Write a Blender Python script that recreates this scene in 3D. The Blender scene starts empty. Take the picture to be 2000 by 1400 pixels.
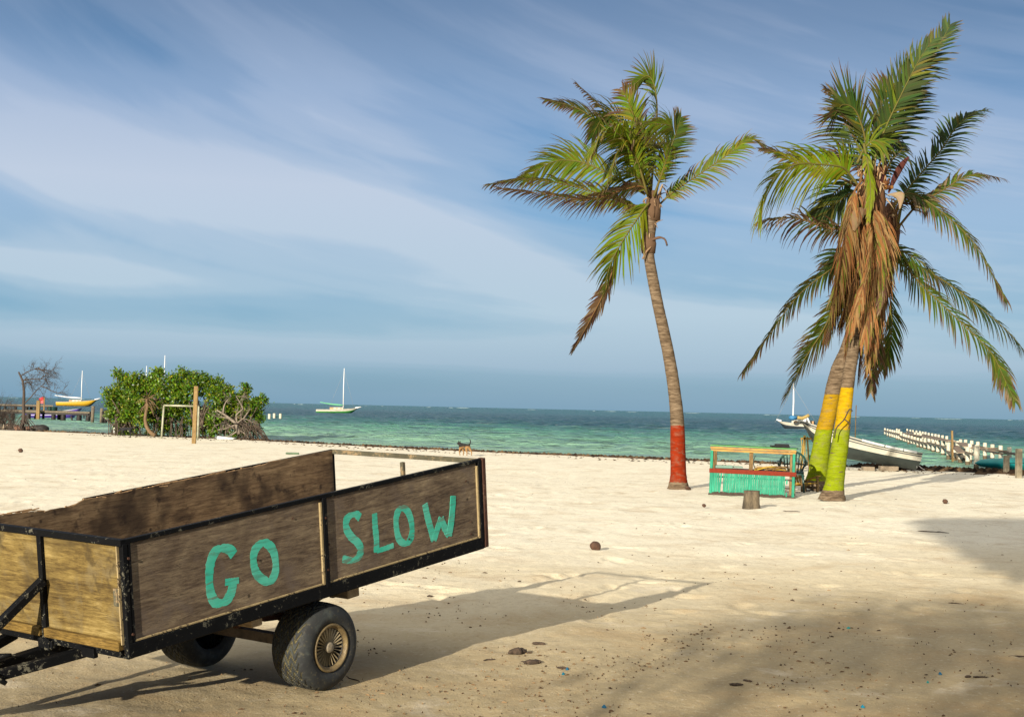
import bpy, bmesh, math, random
import numpy as np
from mathutils import Matrix, Vector, noise as mnoise
random.seed(7); rng = np.random.default_rng(7)
C = bpy.context.scene.collection
R = math.radians
sc = bpy.context.scene
# ------------------------------------------------------------------ camera
F = 2800.0; CH = 1.65
CM = (Matrix.Rotation(math.pi/2 + math.atan(97/F), 4, 'X') @ Matrix.Rotation(math.atan(.0225), 4, 'Z'))
cd = bpy.data.cameras.new('camera'); cd.sensor_width = 36; cd.lens = F*36/2000; cd.clip_end = 60000; cd.clip_start = .05
cam = bpy.data.objects.new('camera', cd); C.objects.link(cam)
cam.matrix_world = Matrix.Translation((0, 0, CH)) @ CM
sc.camera = cam
def ray(px, py): return CM.to_3x3() @ Vector(((px-1000)/F, (700-py)/F, -1))
def G(px, py, z=0.0):
    d = ray(px, py); t = (z-CH)/d.z; return Vector((d.x*t, d.y*t, z))
def P(px, py, Y):
    d = ray(px, py); t = Y/d.y; return Vector((d.x*t, Y, CH+d.z*t))
# ------------------------------------------------------------------ light
SUN_EL, SUN_AZ = R(14.5), R(25.0)        # light travels 25 degrees right of +Y
L = Vector((math.sin(SUN_AZ)*math.cos(SUN_EL), math.cos(SUN_AZ)*math.cos(SUN_EL), -math.sin(SUN_EL)))
sd = bpy.data.lights.new('sun', 'SUN'); sd.energy = 3.2; sd.angle = R(.55); sd.color = (1.0, .90, .74)
so = bpy.data.objects.new('sun', sd); C.objects.link(so); so.rotation_euler = L.to_track_quat('-Z', 'Y').to_euler()
sc.view_settings.view_transform = 'Standard'; sc.view_settings.look = 'None'; sc.view_settings.gamma = 1
sc.view_settings.exposure = 1.48
sc.cycles.max_bounces = 6; sc.cycles.transparent_max_bounces = 8
# world: Nishita sky with drifting cirrus
w = bpy.data.worlds.new('World'); sc.world = w; w.use_nodes = True
nt = w.node_tree; nt.nodes.clear()
def N(t, nt_, **k):
    n = nt_.nodes.new(t)
    for a, b in k.items(): setattr(n, a, b)
    return n
def math_(nt_, op, a, b=None, clamp=False):
    n = nt_.nodes.new('ShaderNodeMath'); n.operation = op; n.use_clamp = clamp
    for i, v in enumerate((a, b)):
        if v is None: continue
        if isinstance(v, (int, float)): n.inputs[i].default_value = v
        else: nt_.links.new(v, n.inputs[i])
    return n.outputs[0]
def ramp_(nt_, fac, stops, interp='LINEAR'):
    n = nt_.nodes.new('ShaderNodeValToRGB'); cr = n.color_ramp; cr.interpolation = interp
    while len(cr.elements) < len(stops): cr.elements.new(.5)
    for e, (p, c) in zip(cr.elements, stops):
        e.position = p; e.color = (*c, 1) if len(c) == 3 else c
    nt_.links.new(fac, n.inputs[0]); return n.outputs[0]
def mix_(nt_, fac, a, b, bt='MIX'):
    n = nt_.nodes.new('ShaderNodeMix'); n.data_type = 'RGBA'; n.blend_type = bt
    for s, v in ((n.inputs[0], fac), (n.inputs[6], a), (n.inputs[7], b)):
        if isinstance(v, (int, float)): s.default_value = v
        elif isinstance(v, tuple): s.default_value = (*v, 1) if len(v) == 3 else v
        else: nt_.links.new(v, s)
    return n.outputs[2]
def world():
    lk = nt.links.new
    out = N('ShaderNodeOutputWorld', nt); bg = N('ShaderNodeBackground', nt); bg.inputs[1].default_value = .1
    sky = N('ShaderNodeTexSky', nt, sky_type='NISHITA'); sky.sun_disc = False
    sky.sun_elevation = SUN_EL; sky.sun_rotation = math.pi + SUN_AZ
    sky.air_density = 1.0; sky.dust_density = .5
    tc = N('ShaderNodeTexCoord', nt); sp = N('ShaderNodeSeparateXYZ', nt); lk(tc.outputs['Generated'], sp.inputs[0])
    x, y, z = sp.outputs
    u = math_(nt, 'ARCTAN2', x, y); v = math_(nt, 'ARCSINE', z)
    # streaks lie flat near the horizon and tilt higher up
    vv = math_(nt, 'ADD', v, math_(nt, 'MULTIPLY', math_(nt, 'MULTIPLY', u, v), 1.5))
    cb = N('ShaderNodeCombineXYZ', nt); lk(u, cb.inputs[0]); lk(vv, cb.inputs[1])
    def noise(sx, sy, det, rough, dist, off=0):
        mp = N('ShaderNodeMapping', nt); lk(cb.outputs[0], mp.inputs[0]); mp.inputs['Scale'].default_value = (sx, sy, 1); mp.inputs['Location'].default_value = (off, off*.7, off*.3)
        n = N('ShaderNodeTexNoise', nt); n.inputs['Scale'].default_value = 1; n.inputs['Detail'].default_value = det
        n.inputs['Roughness'].default_value = rough; n.inputs['Distortion'].default_value = dist
        lk(mp.outputs[0], n.inputs[0]); return n.outputs[0]
    n1 = noise(3.2, 15, 4, .5, .3, 3.1); n2 = noise(2.0, 46, 3, .5, .3, 9.0); n3 = noise(3, 9, 3, .5, .3, 14.2)
    def gauss(u0, v0, su, sv, amp, ang=0):
        ca, sa = math.cos(ang), math.sin(ang)
        du = math_(nt, 'SUBTRACT', u, u0); dv = math_(nt, 'SUBTRACT', v, v0)
        a = math_(nt, 'DIVIDE', math_(nt, 'ADD', math_(nt, 'MULTIPLY', du, ca), math_(nt, 'MULTIPLY', dv, sa)), su)
        b = math_(nt, 'DIVIDE', math_(nt, 'SUBTRACT', math_(nt, 'MULTIPLY', dv, ca), math_(nt, 'MULTIPLY', du, sa)), sv)
        q = math_(nt, 'ADD', math_(nt, 'MULTIPLY', a, a), math_(nt, 'MULTIPLY', b, b))
        return math_(nt, 'MULTIPLY', math_(nt, 'EXPONENT', math_(nt, 'MULTIPLY', q, -1)), amp)
    px = lambda X, Y: ((X-1000)/2800, (797-Y)/2800)
    tot = None
    for X, Y, su, sv, amp, ang in [(400, 400, .15, .024, .36, -.14), (880, 480, .12, .017, .28, -.30), (1300, 600, .14, .013, .18, -.12), (620, 220, .12, .05, .14, -.4), (130, 330, .12, .03, .13, -.1), (60, 545, .13, .009, .36, -.08), (800, 620, .3, .010, .10, 0), (1650, 620, .15, .02, .14, 0),
                                   (1800, 300, .1, .03, .08, .2), (650, 690, .40, .009, .34, 0), (1500, 700, .25, .008, .26, 0), (1250, 655, .12, .005, .14, 0), (200, 130, .09, .03, -.25, -.2), (350, 625, .22, .010, -.26, 0), (1100, 340, .12, .03, -.12, -.2), (1950, 60, .12, .05, -.15, 0), (1300, 755, .5, .010, -.18, 0), (350, 480, .2, .012, -.08, -.1)]:
        g = gauss(*px(X, Y), su, sv, amp, ang); tot = g if tot is None else math_(nt, 'ADD', tot, g)
    m = math_(nt, 'ADD', math_(nt, 'MULTIPLY', n1, .75), math_(nt, 'MULTIPLY', n2, .35))
    m = math_(nt, 'ADD', m, math_(nt, 'MULTIPLY', n3, .35)); n4 = noise(8, 42, 6, .6, .4, 21.0); m = math_(nt, 'ADD', m, math_(nt, 'MULTIPLY', math_(nt, 'SUBTRACT', n4, .5), .30)); m = math_(nt, 'ADD', m, tot)
    # the sky overhead and behind is mostly thin bright cloud
    hi = math_(nt, 'MULTIPLY', math_(nt, 'SUBTRACT', v, .34), 2.0, True)
    cl = ramp_(nt, m, [(0, (0, 0, 0)), (.44, (0, 0, 0)), (.70, (.34,)*3), (.86, (.60,)*3), (1.0, (.82,)*3)], 'EASE')
    cl = math_(nt, 'MULTIPLY', cl, ramp_(nt, math_(nt, 'MULTIPLY', v, 3.0), [(0, (.3,)*3), (.09, (1,)*3), (.3, (1, 1, 1))]))
    k = SKYK
    blue = ramp_(nt, math_(nt, 'MULTIPLY', v, 3.0), [(0, (.125*k, .30*k, .47*k)), (.045, (.13*k, .31*k, .48*k)), (.13, (.17*k, .37*k, .55*k)), (.23, (.09*k, .30*k, .52*k)), (.4, (.14*k, .33*k, .58*k)), (.6, (.13*k, .27*k, .50*k)), (.80, (.075*k, .17*k, .34*k)), (1, (.065*k, .14*k, .28*k))])
    tint = mix_(nt, .06, blue, sky.outputs[0])
    ccol = ramp_(nt, math_(nt, 'MULTIPLY', v, 3.0), [(0, (.28*k, .42*k, .56*k)), (.2, (.53*k, .66*k, .76*k)), (.45, (.60*k, .67*k, .79*k)), (.65, (.44*k, .54*k, .72*k)), (.9, (.19*k, .28*k, .45*k))])
    c = mix_(nt, cl, tint, ccol)
    c = mix_(nt, hi, c, (3.1, 2.85, 2.5))
    lk(c, bg.inputs[0]); lk(bg.outputs[0], out.inputs[0])
SKYK = 10/2**sc.view_settings.exposure
world()
# ------------------------------------------------------------------ materials
MATS = {}
def newmat(name):
    m = bpy.data.materials.new(name); m.use_nodes = True; MATS[name] = m
    n = m.node_tree; return m, n, n.nodes['Principled BSDF']
def coords(n, scale=(1, 1, 1), kind='Object', loc=(0, 0, 0)):
    tc = N('ShaderNodeTexCoord', n); mp = N('ShaderNodeMapping', n); mp.inputs['Scale'].default_value = scale; mp.inputs['Location'].default_value = loc
    n.links.new(tc.outputs[kind], mp.inputs[0]); return mp.outputs[0]
def noise_(n, vec, scale=1, detail=4, rough=.55, dist=0):
    t = N('ShaderNodeTexNoise', n); t.inputs['Scale'].default_value = scale; t.inputs['Detail'].default_value = detail
    t.inputs['Roughness'].default_value = rough; t.inputs['Distortion'].default_value = dist
    n.links.new(vec, t.inputs[0]); return t.outputs[0]
def bump_(n, h, strength=.5, dist=.01, nrm=None):
    b = N('ShaderNodeBump', n); b.inputs['Strength'].default_value = strength; b.inputs['Distance'].default_value = dist
    n.links.new(h, b.inputs['Height'])
    if nrm is not None: n.links.new(nrm, b.inputs['Normal'])
    return b.outputs[0]
def simple(name, col, rough=.7, var=.25, scale=8, bump=.3, col2=None, metal=0, edges=(.35, .65), spec=None, bdist=.005, sc3=(1, 1, 1)):
    """mottled paint or natural surface: two tones through noise, plus fine grain bump"""
    m, n, b = newmat(name); v = coords(n, sc3)
    f = noise_(n, v, scale, 6, .62)
    c2 = col2 or tuple(x*(1-var) for x in col)
    c = ramp_(n, f, [(edges[0], c2), (edges[1], col)])
    n.links.new(c, b.inputs['Base Color']); b.inputs['Roughness'].default_value = rough; b.inputs['Metallic'].default_value = metal
    if spec is not None: b.inputs['Specular IOR Level'].default_value = spec
    if bump: n.links.new(bump_(n, noise_(n, v, scale*6, 4), bump, bdist), b.inputs['Normal'])
    return m
def wood(name, cols, axis='y', scale=1.0, rough=.8, stain=None, bump=.5, worn=None):
    """weathered ply: long grain streaks along one axis, knots, stains"""
    m, n, b = newmat(name)
    s = {'x': (2.2, 19, 19), 'y': (19, 2.2, 19), 'z': (19, 19, 2.2)}[axis]
    v = coords(n, tuple(q*scale for q in s)); v2 = coords(n, tuple(q*scale*3.2 for q in s)); vi = coords(n)
    wv = noise_(n, v, 1.0, 8, .72, 1.6); fine = noise_(n, v2, 1.6, 7, .8, .5); big = noise_(n, vi, 3.0, 5, .65, .6)
    f = math_(n, 'ADD', math_(n, 'MULTIPLY', wv, .42), math_(n, 'ADD', math_(n, 'MULTIPLY', fine, .42), math_(n, 'MULTIPLY', big, .30)))
    f = math_(n, 'SUBTRACT', f, .055)
    c = ramp_(n, f, [(.38, cols[0]), (.47, cols[1]), (.55, cols[2]), (.64, cols[3])])
    crk = noise_(n, coords(n, tuple(q*scale*1.5*(.6 if q < 5 else 1) for q in s), loc=(3, 1, 7)), 1.0, 5, .6, .5)
    crk = ramp_(n, math_(n, 'ABSOLUTE', math_(n, 'SUBTRACT', crk, .5)), [(.0, (.85,)*3), (.012, (0, 0, 0))])
    c = mix_(n, math_(n, 'MULTIPLY', crk, ramp_(n, big, [(.45, (0, 0, 0)), (.6, (1, 1, 1))])), c, tuple(q*.45 for q in cols[0]))
    if worn:
        c = mix_(n, ramp_(n, noise_(n, vi, 5, 5, .65, .6), [(.52, (0, 0, 0)), (.68, (.75,)*3)]), c, worn)
    if stain:
        for sc_, lo, hi in ((2.6, .50, .64), (9, .60, .70)):
            c = mix_(n, ramp_(n, noise_(n, vi, sc_, 3, .6, .2), [(lo, (0, 0, 0)), (hi, (.8,)*3)]), c, stain)
    # knots / nail holes
    vo = N('ShaderNodeTexVoronoi', n); vo.inputs['Scale'].default_value = 5.2; vo.inputs['Randomness'].default_value = 1; n.links.new(vi, vo.inputs[0])
    kn = ramp_(n, vo.outputs['Distance'], [(.03, (.8,)*3), (.075, (0, 0, 0))])
    c = mix_(n, kn, c, tuple(q*.35 for q in cols[0]))
    n.links.new(c, b.inputs['Base Color']); b.inputs['Roughness'].default_value = rough; b.inputs['Specular IOR Level'].default_value = .25
    hh = math_(n, 'ADD', math_(n, 'MULTIPLY', wv, .6), math_(n, 'MULTIPLY', fine, .6))
    n.links.new(bump_(n, hh, bump, .006), b.inputs['Normal'])
    return m
def attrmat(name, rough=.55, trans=.3, bump=None, spec=.35):
    """albedo stored per vertex (leaf colour, dried tips)"""
    m, n, b = newmat(name)
    a = N('ShaderNodeAttribute', n, attribute_name='Col')
    n.links.new(a.outputs['Color'], b.inputs['Base Color']); b.inputs['Roughness'].default_value = rough; b.inputs['Specular IOR Level'].default_value = spec
    if trans:
        t = N('ShaderNodeBsdfTranslucent', n); mx = N('ShaderNodeMixShader', n); mx.inputs[0].default_value = trans
        g = mix_(n, 1.0, a.outputs['Color'], (1.3, 1.25, .6), 'MULTIPLY')
        n.links.new(g, t.inputs[0]); n.links.new(b.outputs[0], mx.inputs[1]); n.links.new(t.outputs[0], mx.inputs[2])
        n.links.new(mx.outputs[0], n.nodes['Material Output'].inputs['Surface'])
    return m
def rusty(name, base, rust, chip=.62, rough=.45):
    """chipped black enamel over steel"""
    m, n, b = newmat(name); v = coords(n)
    f = noise_(n, v, 46, 7, .75, .4); g = noise_(n, v, 7, 4, .65)
    c = mix_(n, ramp_(n, g, [(.35, (0, 0, 0)), (.7, (.5,)*3)]), base, tuple(x*2.4+.0015 for x in base))
    fg = math_(n, 'ADD', math_(n, 'MULTIPLY', f, .62), math_(n, 'MULTIPLY', g, .42))
    c = mix_(n, ramp_(n, fg, [(chip-.035, (0, 0, 0)), (chip-.02, (1, 1, 1))]), c, rust)
    b.inputs['Specular IOR Level'].default_value = .12
    n.links.new(c, b.inputs['Base Color']); n.links.new(math_(n, 'ADD', math_(n, 'MULTIPLY', f, .35), rough), b.inputs['Roughness'])
    n.links.new(bump_(n, math_(n, 'ADD', f, g), .55, .004), b.inputs['Normal'])
    return m
# ------------------------------------------------------------------ mesh builder
WM = {}
def empty(name, loc, label, cat, group=None, rot=None, mat=None):
    o = bpy.data.objects.new(name, None); C.objects.link(o); o.empty_display_size = .2
    M_ = mat if mat is not None else Matrix.Translation(Vector(loc)) @ (rot.to_4x4() if rot is not None else Matrix.Identity(4))
    o.matrix_world = M_; WM[o.name] = M_.copy()
    tag(o, label, cat, group); return o
def tag(o, label=None, cat=None, group=None, kind=None):
    if label: o['label'] = label
    if cat: o['category'] = cat
    if group: o['group'] = group
    if kind: o['kind'] = kind
    return o
class MB:
    def __init__(s): s.v = []; s.f = []; s.c = []; s.col = None; s.smooth = set()
    def addv(s, p, col=None):
        s.v.append(tuple(p)); s.c.append(col or s.col or (.5, .5, .5)); return len(s.v)-1
    def box(s, c, d, rot=None):
        c = Vector(c); hx, hy, hz = d[0]/2, d[1]/2, d[2]/2; i = len(s.v)
        for sx, sy, sz in ((-1,-1,-1),(1,-1,-1),(1,1,-1),(-1,1,-1),(-1,-1,1),(1,-1,1),(1,1,1),(-1,1,1)):
            p = Vector((sx*hx, sy*hy, sz*hz)); s.addv(c + (rot @ p if rot is not None else p))
        for f in ((0,3,2,1),(4,5,6,7),(0,1,5,4),(1,2,6,5),(2,3,7,6),(3,0,4,7)): s.f.append(tuple(i+k for k in f))
        return s
    def bar(s, a, b, w, h, up=(0, 0, 1)):
        a, b = Vector(a), Vector(b); d = b-a; y = d.normalized(); up = Vector(up)
        x = y.cross(up)
        if x.length < 1e-4: x = y.cross(Vector((1, 0, 0)))
        x.normalize(); z = x.cross(y)
        rot = Matrix((x, y, z)).transposed()
        return s.box((a+b)/2, (w, d.length, h), rot)
    def tube(s, pts, rad, n=8, cap=True, col=None, rough=0):
        pts = [Vector(p) for p in pts]
        if not hasattr(rad, '__len__'): rad = [rad]*len(pts)
        prev = None; rings = []
        for k, p in enumerate(pts):
            t = (pts[min(k+1, len(pts)-1)] - pts[max(k-1, 0)]).normalized()
            if prev is None:
                a = t.orthogonal().normalized()
            else:
                a = (prev - t*prev.dot(t)).normalized()
            prev = a; b = t.cross(a); ring = []
            for j in range(n):
                th = 2*math.pi*j/n; r_ = rad[k]*(1+rough*(random.random()-.5))
                ring.append(s.addv(p + (a*math.cos(th)+b*math.sin(th))*r_, col))
            rings.append(ring)
        f0 = len(s.f)
        for k in range(len(rings)-1):
            for j in range(n): s.f.append((rings[k][j], rings[k][(j+1) % n], rings[k+1][(j+1) % n], rings[k+1][j]))
        s.smooth.update(range(f0, len(s.f)))
        if cap: s.f.append(tuple(reversed(rings[0]))); s.f.append(tuple(rings[-1]))
        return s
    def lathe(s, prof, n=32, M_=None, smooth=True, closed=False):
        """prof = [(r, z)] about the Z axis"""
        rings = []
        for r_, z_ in prof:
            rings.append([s.addv((M_ @ Vector((r_*math.cos(2*math.pi*j/n), r_*math.sin(2*math.pi*j/n), z_))) if M_ else (r_*math.cos(2*math.pi*j/n), r_*math.sin(2*math.pi*j/n), z_)) for j in range(n)])
        f0 = len(s.f); K = len(rings)
        for k in range(K if closed else K-1):
            for j in range(n): s.f.append((rings[k][j], rings[k][(j+1) % n], rings[(k+1) % K][(j+1) % n], rings[(k+1) % K][j]))
        if smooth: s.smooth.update(range(f0, len(s.f)))
        return s
    def prism(s, poly, thick, fn):
        """poly 2-D outline, fn(u, v, w) -> point, w across the thickness"""
        a = [s.addv(fn(u, v, 0)) for u, v in poly]; b = [s.addv(fn(u, v, thick)) for u, v in poly]
        s.f.append(tuple(a)); s.f.append(tuple(reversed(b))); k = len(poly)
        for j in range(k): s.f.append((a[j], b[j], b[(j+1) % k], a[(j+1) % k]))
        return s
    def blob(s, c, r, seg=10, jitter=.15, sq=(1, 1, 1), rot=None):
        c = Vector(c); bm = bmesh.new(); bmesh.ops.create_icosphere(bm, subdivisions=2 if seg < 12 else 3, radius=1)
        i = len(s.v); off = random.random()*50
        for v in bm.verts:
            k = 1+jitter*mnoise.noise(v.co*1.6+Vector((off, off, off)))*2
            p = Vector((v.co.x*sq[0], v.co.y*sq[1], v.co.z*sq[2]))*r*k
            s.addv(c+(rot @ p if rot is not None else p))
        f0 = len(s.f)
        for f in bm.faces: s.f.append(tuple(i+v.index for v in f.verts))
        s.smooth.update(range(f0, len(s.f))); bm.free(); return s
    def build(s, name, mat, parent=None, T=None, fix=True, bevel=0, label=None):
        vs = [Vector(p) for p in s.v]
        if T is not None: vs = [T @ p for p in vs]
        root = parent
        if parent is not None:
            Mi = WM[parent.name].inverted(); vs = [Mi @ p for p in vs]
        me = bpy.data.meshes.new(name); me.from_pydata([tuple(p) for p in vs], [], s.f)
        if any(c != s.c[0] for c in s.c) or mat in COLMATS:
            at = me.color_attributes.new('Col', 'FLOAT_COLOR', 'POINT')
            at.data.foreach_set('color', np.array([(*c, 1) for c in s.c], dtype=np.float32).ravel())
        m = MATS[mat] if isinstance(mat, str) else mat
        me.materials.append(m)
        sm = np.zeros(len(s.f), dtype=bool)
        if s.smooth: sm[list(s.smooth)] = True
        me.polygons.foreach_set('use_smooth', sm)
        if fix:
            bm = bmesh.new(); bm.from_mesh(me); bmesh.ops.recalc_face_normals(bm, faces=bm.faces)
            if bevel: bmesh.ops.bevel(bm, geom=list(bm.edges), offset=bevel, segments=1, affect='EDGES')
            bm.to_mesh(me); bm.free()
        me.update()
        o = bpy.data.objects.new(name, me); C.objects.link(o)
        if parent is not None:
            o.parent = parent; WM[o.name] = WM[parent.name].copy()
        else: WM[o.name] = Matrix.Identity(4)
        if label: o['label'] = label
        return o
    def thing(s, name, mat, origin, label, cat, group=None, kind=None, **k):
        """one mesh = one thing, its origin at its base"""
        T = Matrix.Translation(-Vector(origin))
        o = s.build(name, mat, None, T=T, **k); o.location = origin
        return tag(o, label, cat, group, kind)
COLMATS = {'leaf', 'deadleaf', 'mangrove_leaf', 'litter', 'wrack', 'fibre'}
def spline(pts, n):
    pts = [Vector(p) for p in pts]; P_ = [pts[0]*2-pts[1]] + pts + [pts[-1]*2-pts[-2]]; out = []
    segs = len(pts)-1
    for i in range(n):
        t = i/(n-1)*segs; k = min(int(t), segs-1); f = t-k
        a, b, c, d = P_[k:k+4]
        out.append(.5*((2*b)+(-a+c)*f+(2*a-5*b+4*c-d)*f*f+(-a+3*b-3*c+d)*f*f*f))
    return out
lerp = lambda a, b, t: a+(b-a)*t
def cl3(a, b, t): return tuple(lerp(x, y, t) for x, y in zip(a, b))
# ------------------------------------------------------------------ value noise for terrain
def vnoise(x, y, seed=0):
    xi = np.floor(x).astype(np.int64); yi = np.floor(y).astype(np.int64); xf = x-xi; yf = y-yi
    def h(a, b):
        k = (a*374761393 + b*668265263 + seed*1442695041) & 0xffffffff
        k = ((k ^ (k >> 13))*1274126177) & 0xffffffff; return ((k ^ (k >> 16)) & 0xffff)/65535.0
    u = xf*xf*(3-2*xf); v = yf*yf*(3-2*yf)
    return (h(xi, yi)*(1-u)+h(xi+1, yi)*u)*(1-v)+(h(xi, yi+1)*(1-u)+h(xi+1, yi+1)*u)*v - .5
# shoreline: y of the water's edge as a function of x
SHX = [-600, -120, -40, -26.7, -19, -11.8, -5.5, 0, 5.6, 10, 16, 40, 90, 600]
SHY = [330, 112, 82, 74.5, 70, 65.5, 59.5, 55, 52, 49.5, 45, 36, 12, -60]
WZ = -.12
def shore(x): return np.interp(x, SHX, SHY)
# ------------------------------------------------------------------ ground
def ground():
    fine = np.linspace(-26, 26, 620); ang = np.concatenate([np.linspace(-180, -27, 90, endpoint=False), fine, np.linspace(27, 180, 90, endpoint=False)])
    th = np.radians(ang); r_ = np.concatenate([[.3, 1, 2, 3, 4, 5], np.geomspace(5.6, 90, 620), np.geomspace(95, 4000, 40)])
    A, Rr = np.meshgrid(th, r_); X = Rr*np.sin(A); Y = Rr*np.cos(A)
    d = shore(X)-Y                        # metres inland from the edge
    z = np.where(d > 0, WZ + np.minimum(.12, d*.05 + 0*d) , WZ + d*.045); z = np.maximum(z, -4)
    near = np.clip(d/4, 0, 1)
    n = .035*vnoise(X*.22, Y*.22, 1) + .03*vnoise(X*.8, Y*.8, 2) + .020*vnoise(X*2.3, Y*2.0, 3) + .013*vnoise(X*6, Y*5, 4) + .007*vnoise(X*15, Y*12, 5)
    fade = np.clip(1.4-Rr/80, .25, 1)
    z = z + n*np.clip(near, .25, 1)*fade*.8
    # footprints: shallow oval pits
    fx = rng.uniform(-12, 14, 620); fy = rng.uniform(10, 44, 620); fa = rng.uniform(0, 3.14, 620)
    for a, b, c in zip(fx, fy, fa):
        m_ = (abs(X-a) < .4) & (abs(Y-b) < .4)
        if not m_.any(): continue
        dx = X[m_]-a; dy = Y[m_]-b; u = dx*math.cos(c)+dy*math.sin(c); v = -dx*math.sin(c)+dy*math.cos(c)
        q = (u/.15)**2+(v/.075)**2; z[m_] += -.022*np.exp(-q)+.008*np.exp(-((np.sqrt(q)-1.8)/.5)**2)
    # curved wheel ruts
    def rut(pts, wd, dep, ribs=0):
        sp = spline([Vector((p.x, p.y, 0)) for p in pts], 60)
        xs = np.array([p.x for p in sp]); ys = np.array([p.y for p in sp])
        m_ = (X > xs.min()-.5) & (X < xs.max()+.5) & (Y > ys.min()-.5) & (Y < ys.max()+.5)
        if not m_.any(): return
        D = np.full(m_.sum(), 9.); Xm = X[m_]; Ym = Y[m_]; S = np.zeros(m_.sum()); acc = 0
        for k in range(len(xs)-1):
            ex, ey = xs[k+1]-xs[k], ys[k+1]-ys[k]; l = math.hypot(ex, ey)
            t = np.clip(((Xm-xs[k])*ex+(Ym-ys[k])*ey)/(l*l), 0, 1); dd = np.hypot(Xm-xs[k]-t*ex, Ym-ys[k]-t*ey)
            S = np.where(dd < D, acc+t*l, S); D = np.minimum(D, dd); acc += l
        prof = -dep*.6*np.exp(-(D/(wd*.5))**4)+dep*.12*np.exp(-((D-wd*.75)/(wd*.2))**2)
        if ribs: prof += .006*np.sin(S*70)*(D < wd*.45)
        z[m_] += prof
    rut([G(965, 1215), G(958, 1185), G(975, 1155), G(1030, 1135), G(1120, 1120)], .20, .035)
    rut([G(1170, 1215), G(1150, 1190), G(1160, 1165), G(1200, 1145)], .20, .030)
    rut([G(1210, 1330), G(1260, 1300), G(1310, 1275)], .12, .010, 1)
    rut([G(930, 1235), G(1010, 1240), G(1120, 1200)], .05, .012)
    z -= .0 + .03*np.exp(-(Rr/1.5)**2)
    nr, na = X.shape; co = np.stack([X.ravel(), Y.ravel(), z.ravel()], 1)
    idx = np.arange(nr*na).reshape(nr, na); nx = np.roll(idx, -1, axis=1)
    fa_ = np.stack([idx[:-1].ravel(), nx[:-1].ravel(), nx[1:].ravel(), idx[1:].ravel()], 1)
    co = np.vstack([co, [[0, 0, -.03]]]); cap = np.stack([np.full(na, nr*na), nx[0], idx[0]], 1)
    me = bpy.data.meshes.new('sand'); me.from_pydata(co.tolist(), [], fa_.tolist()+cap.tolist())
    me.polygons.foreach_set('use_smooth', [True]*len(me.polygons)); me.update()
    bm = bmesh.new(); bm.from_mesh(me); bmesh.ops.recalc_face_normals(bm, faces=bm.faces)
    bm.faces.ensure_lookup_table()
    if bm.faces[len(bm.faces)//2].normal.z < 0: bmesh.ops.reverse_faces(bm, faces=bm.faces)
    bm.to_mesh(me); bm.free()
    m, n_, b = newmat('sand'); vi = coords(n_)
    big = noise_(n_, vi, .16, 4, .6, .6); mid = noise_(n_, vi, 1.1, 7, .66, .5); sm = noise_(n_, vi, 9, 5, .7); spk = noise_(n_, vi, 70, 3, .6)
    sp = N('ShaderNodeSeparateXYZ', n_); n_.links.new(vi, sp.inputs[0])
    # vignette shade painted into the sand colour: darker near camera, pale coral toward water
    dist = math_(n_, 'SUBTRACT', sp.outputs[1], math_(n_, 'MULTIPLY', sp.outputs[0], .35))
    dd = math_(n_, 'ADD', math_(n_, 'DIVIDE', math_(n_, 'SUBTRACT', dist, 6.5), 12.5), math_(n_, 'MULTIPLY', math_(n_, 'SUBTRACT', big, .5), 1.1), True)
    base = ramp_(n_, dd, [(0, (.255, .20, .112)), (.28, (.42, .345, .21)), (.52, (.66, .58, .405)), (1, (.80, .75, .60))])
    tan = mix_(n_, .55, base, (.36, .22, .09))
    c = mix_(n_, ramp_(n_, mid, [(.50, (0, 0, 0)), (.72, (.8,)*3)]), base, tan)
    c = mix_(n_, ramp_(n_, mid, [(.30, (.5,)*3), (.42, (0, 0, 0))]), c, mix_(n_, .5, base, (.80, .75, .66)))
    c = mix_(n_, ramp_(n_, sm, [(.3, (.28,)*3), (.5, (0, 0, 0))]), c, (.30, .22, .13))
    grit = noise_(n_, vi, 26, 4, .75)
    c = mix_(n_, ramp_(n_, grit, [(.58, (0, 0, 0)), (.66, (.55,)*3)]), c, mix_(n_, .7, c, (.20, .13, .06)))
    c = mix_(n_, ramp_(n_, grit, [(.34, (.45,)*3), (.42, (0, 0, 0))]), c, mix_(n_, .5, c, (.85, .80, .68)))
    fl = N('ShaderNodeTexVoronoi', n_); fl.inputs['Scale'].default_value = 1; n_.links.new(coords(n_, (11, 26, 1)), fl.inputs[0])
    c = mix_(n_, math_(n_, 'MULTIPLY', ramp_(n_, fl.outputs['Distance'], [(.07, (1, 1, 1)), (.16, (0, 0, 0))]), ramp_(n_, noise_(n_, vi, 2.3, 4), [(.50, (0, 0, 0)), (.62, (.6,)*3)])), c, (.24, .14, .06))
    vo = N('ShaderNodeTexVoronoi', n_); vo.inputs['Scale'].default_value = 16; n_.links.new(vi, vo.inputs[0])
    dots = math_(n_, 'MULTIPLY', ramp_(n_, vo.outputs['Distance'], [(.05, (1, 1, 1)), (.11, (0, 0, 0))]), ramp_(n_, noise_(n_, vi, 1.1, 3), [(.45, (0, 0, 0)), (.6, (.8,)*3)]))
    c = mix_(n_, dots, c, (.12, .075, .04))
    # damp strip at the waterline
    wet = N('ShaderNodeAttribute', n_, attribute_name='wet')
    c = mix_(n_, math_(n_, 'MULTIPLY', wet.outputs['Fac'], .75), c, (.22, .16, .08))
    n_.links.new(c, b.inputs['Base Color']); b.inputs['Roughness'].default_value = .9; b.inputs['Specular IOR Level'].default_value = .15
    h = math_(n_, 'ADD', math_(n_, 'MULTIPLY', sm, .7), math_(n_, 'MULTIPLY', spk, .35))
    n_.links.new(bump_(n_, h, .9, .016), b.inputs['Normal'])
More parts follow.
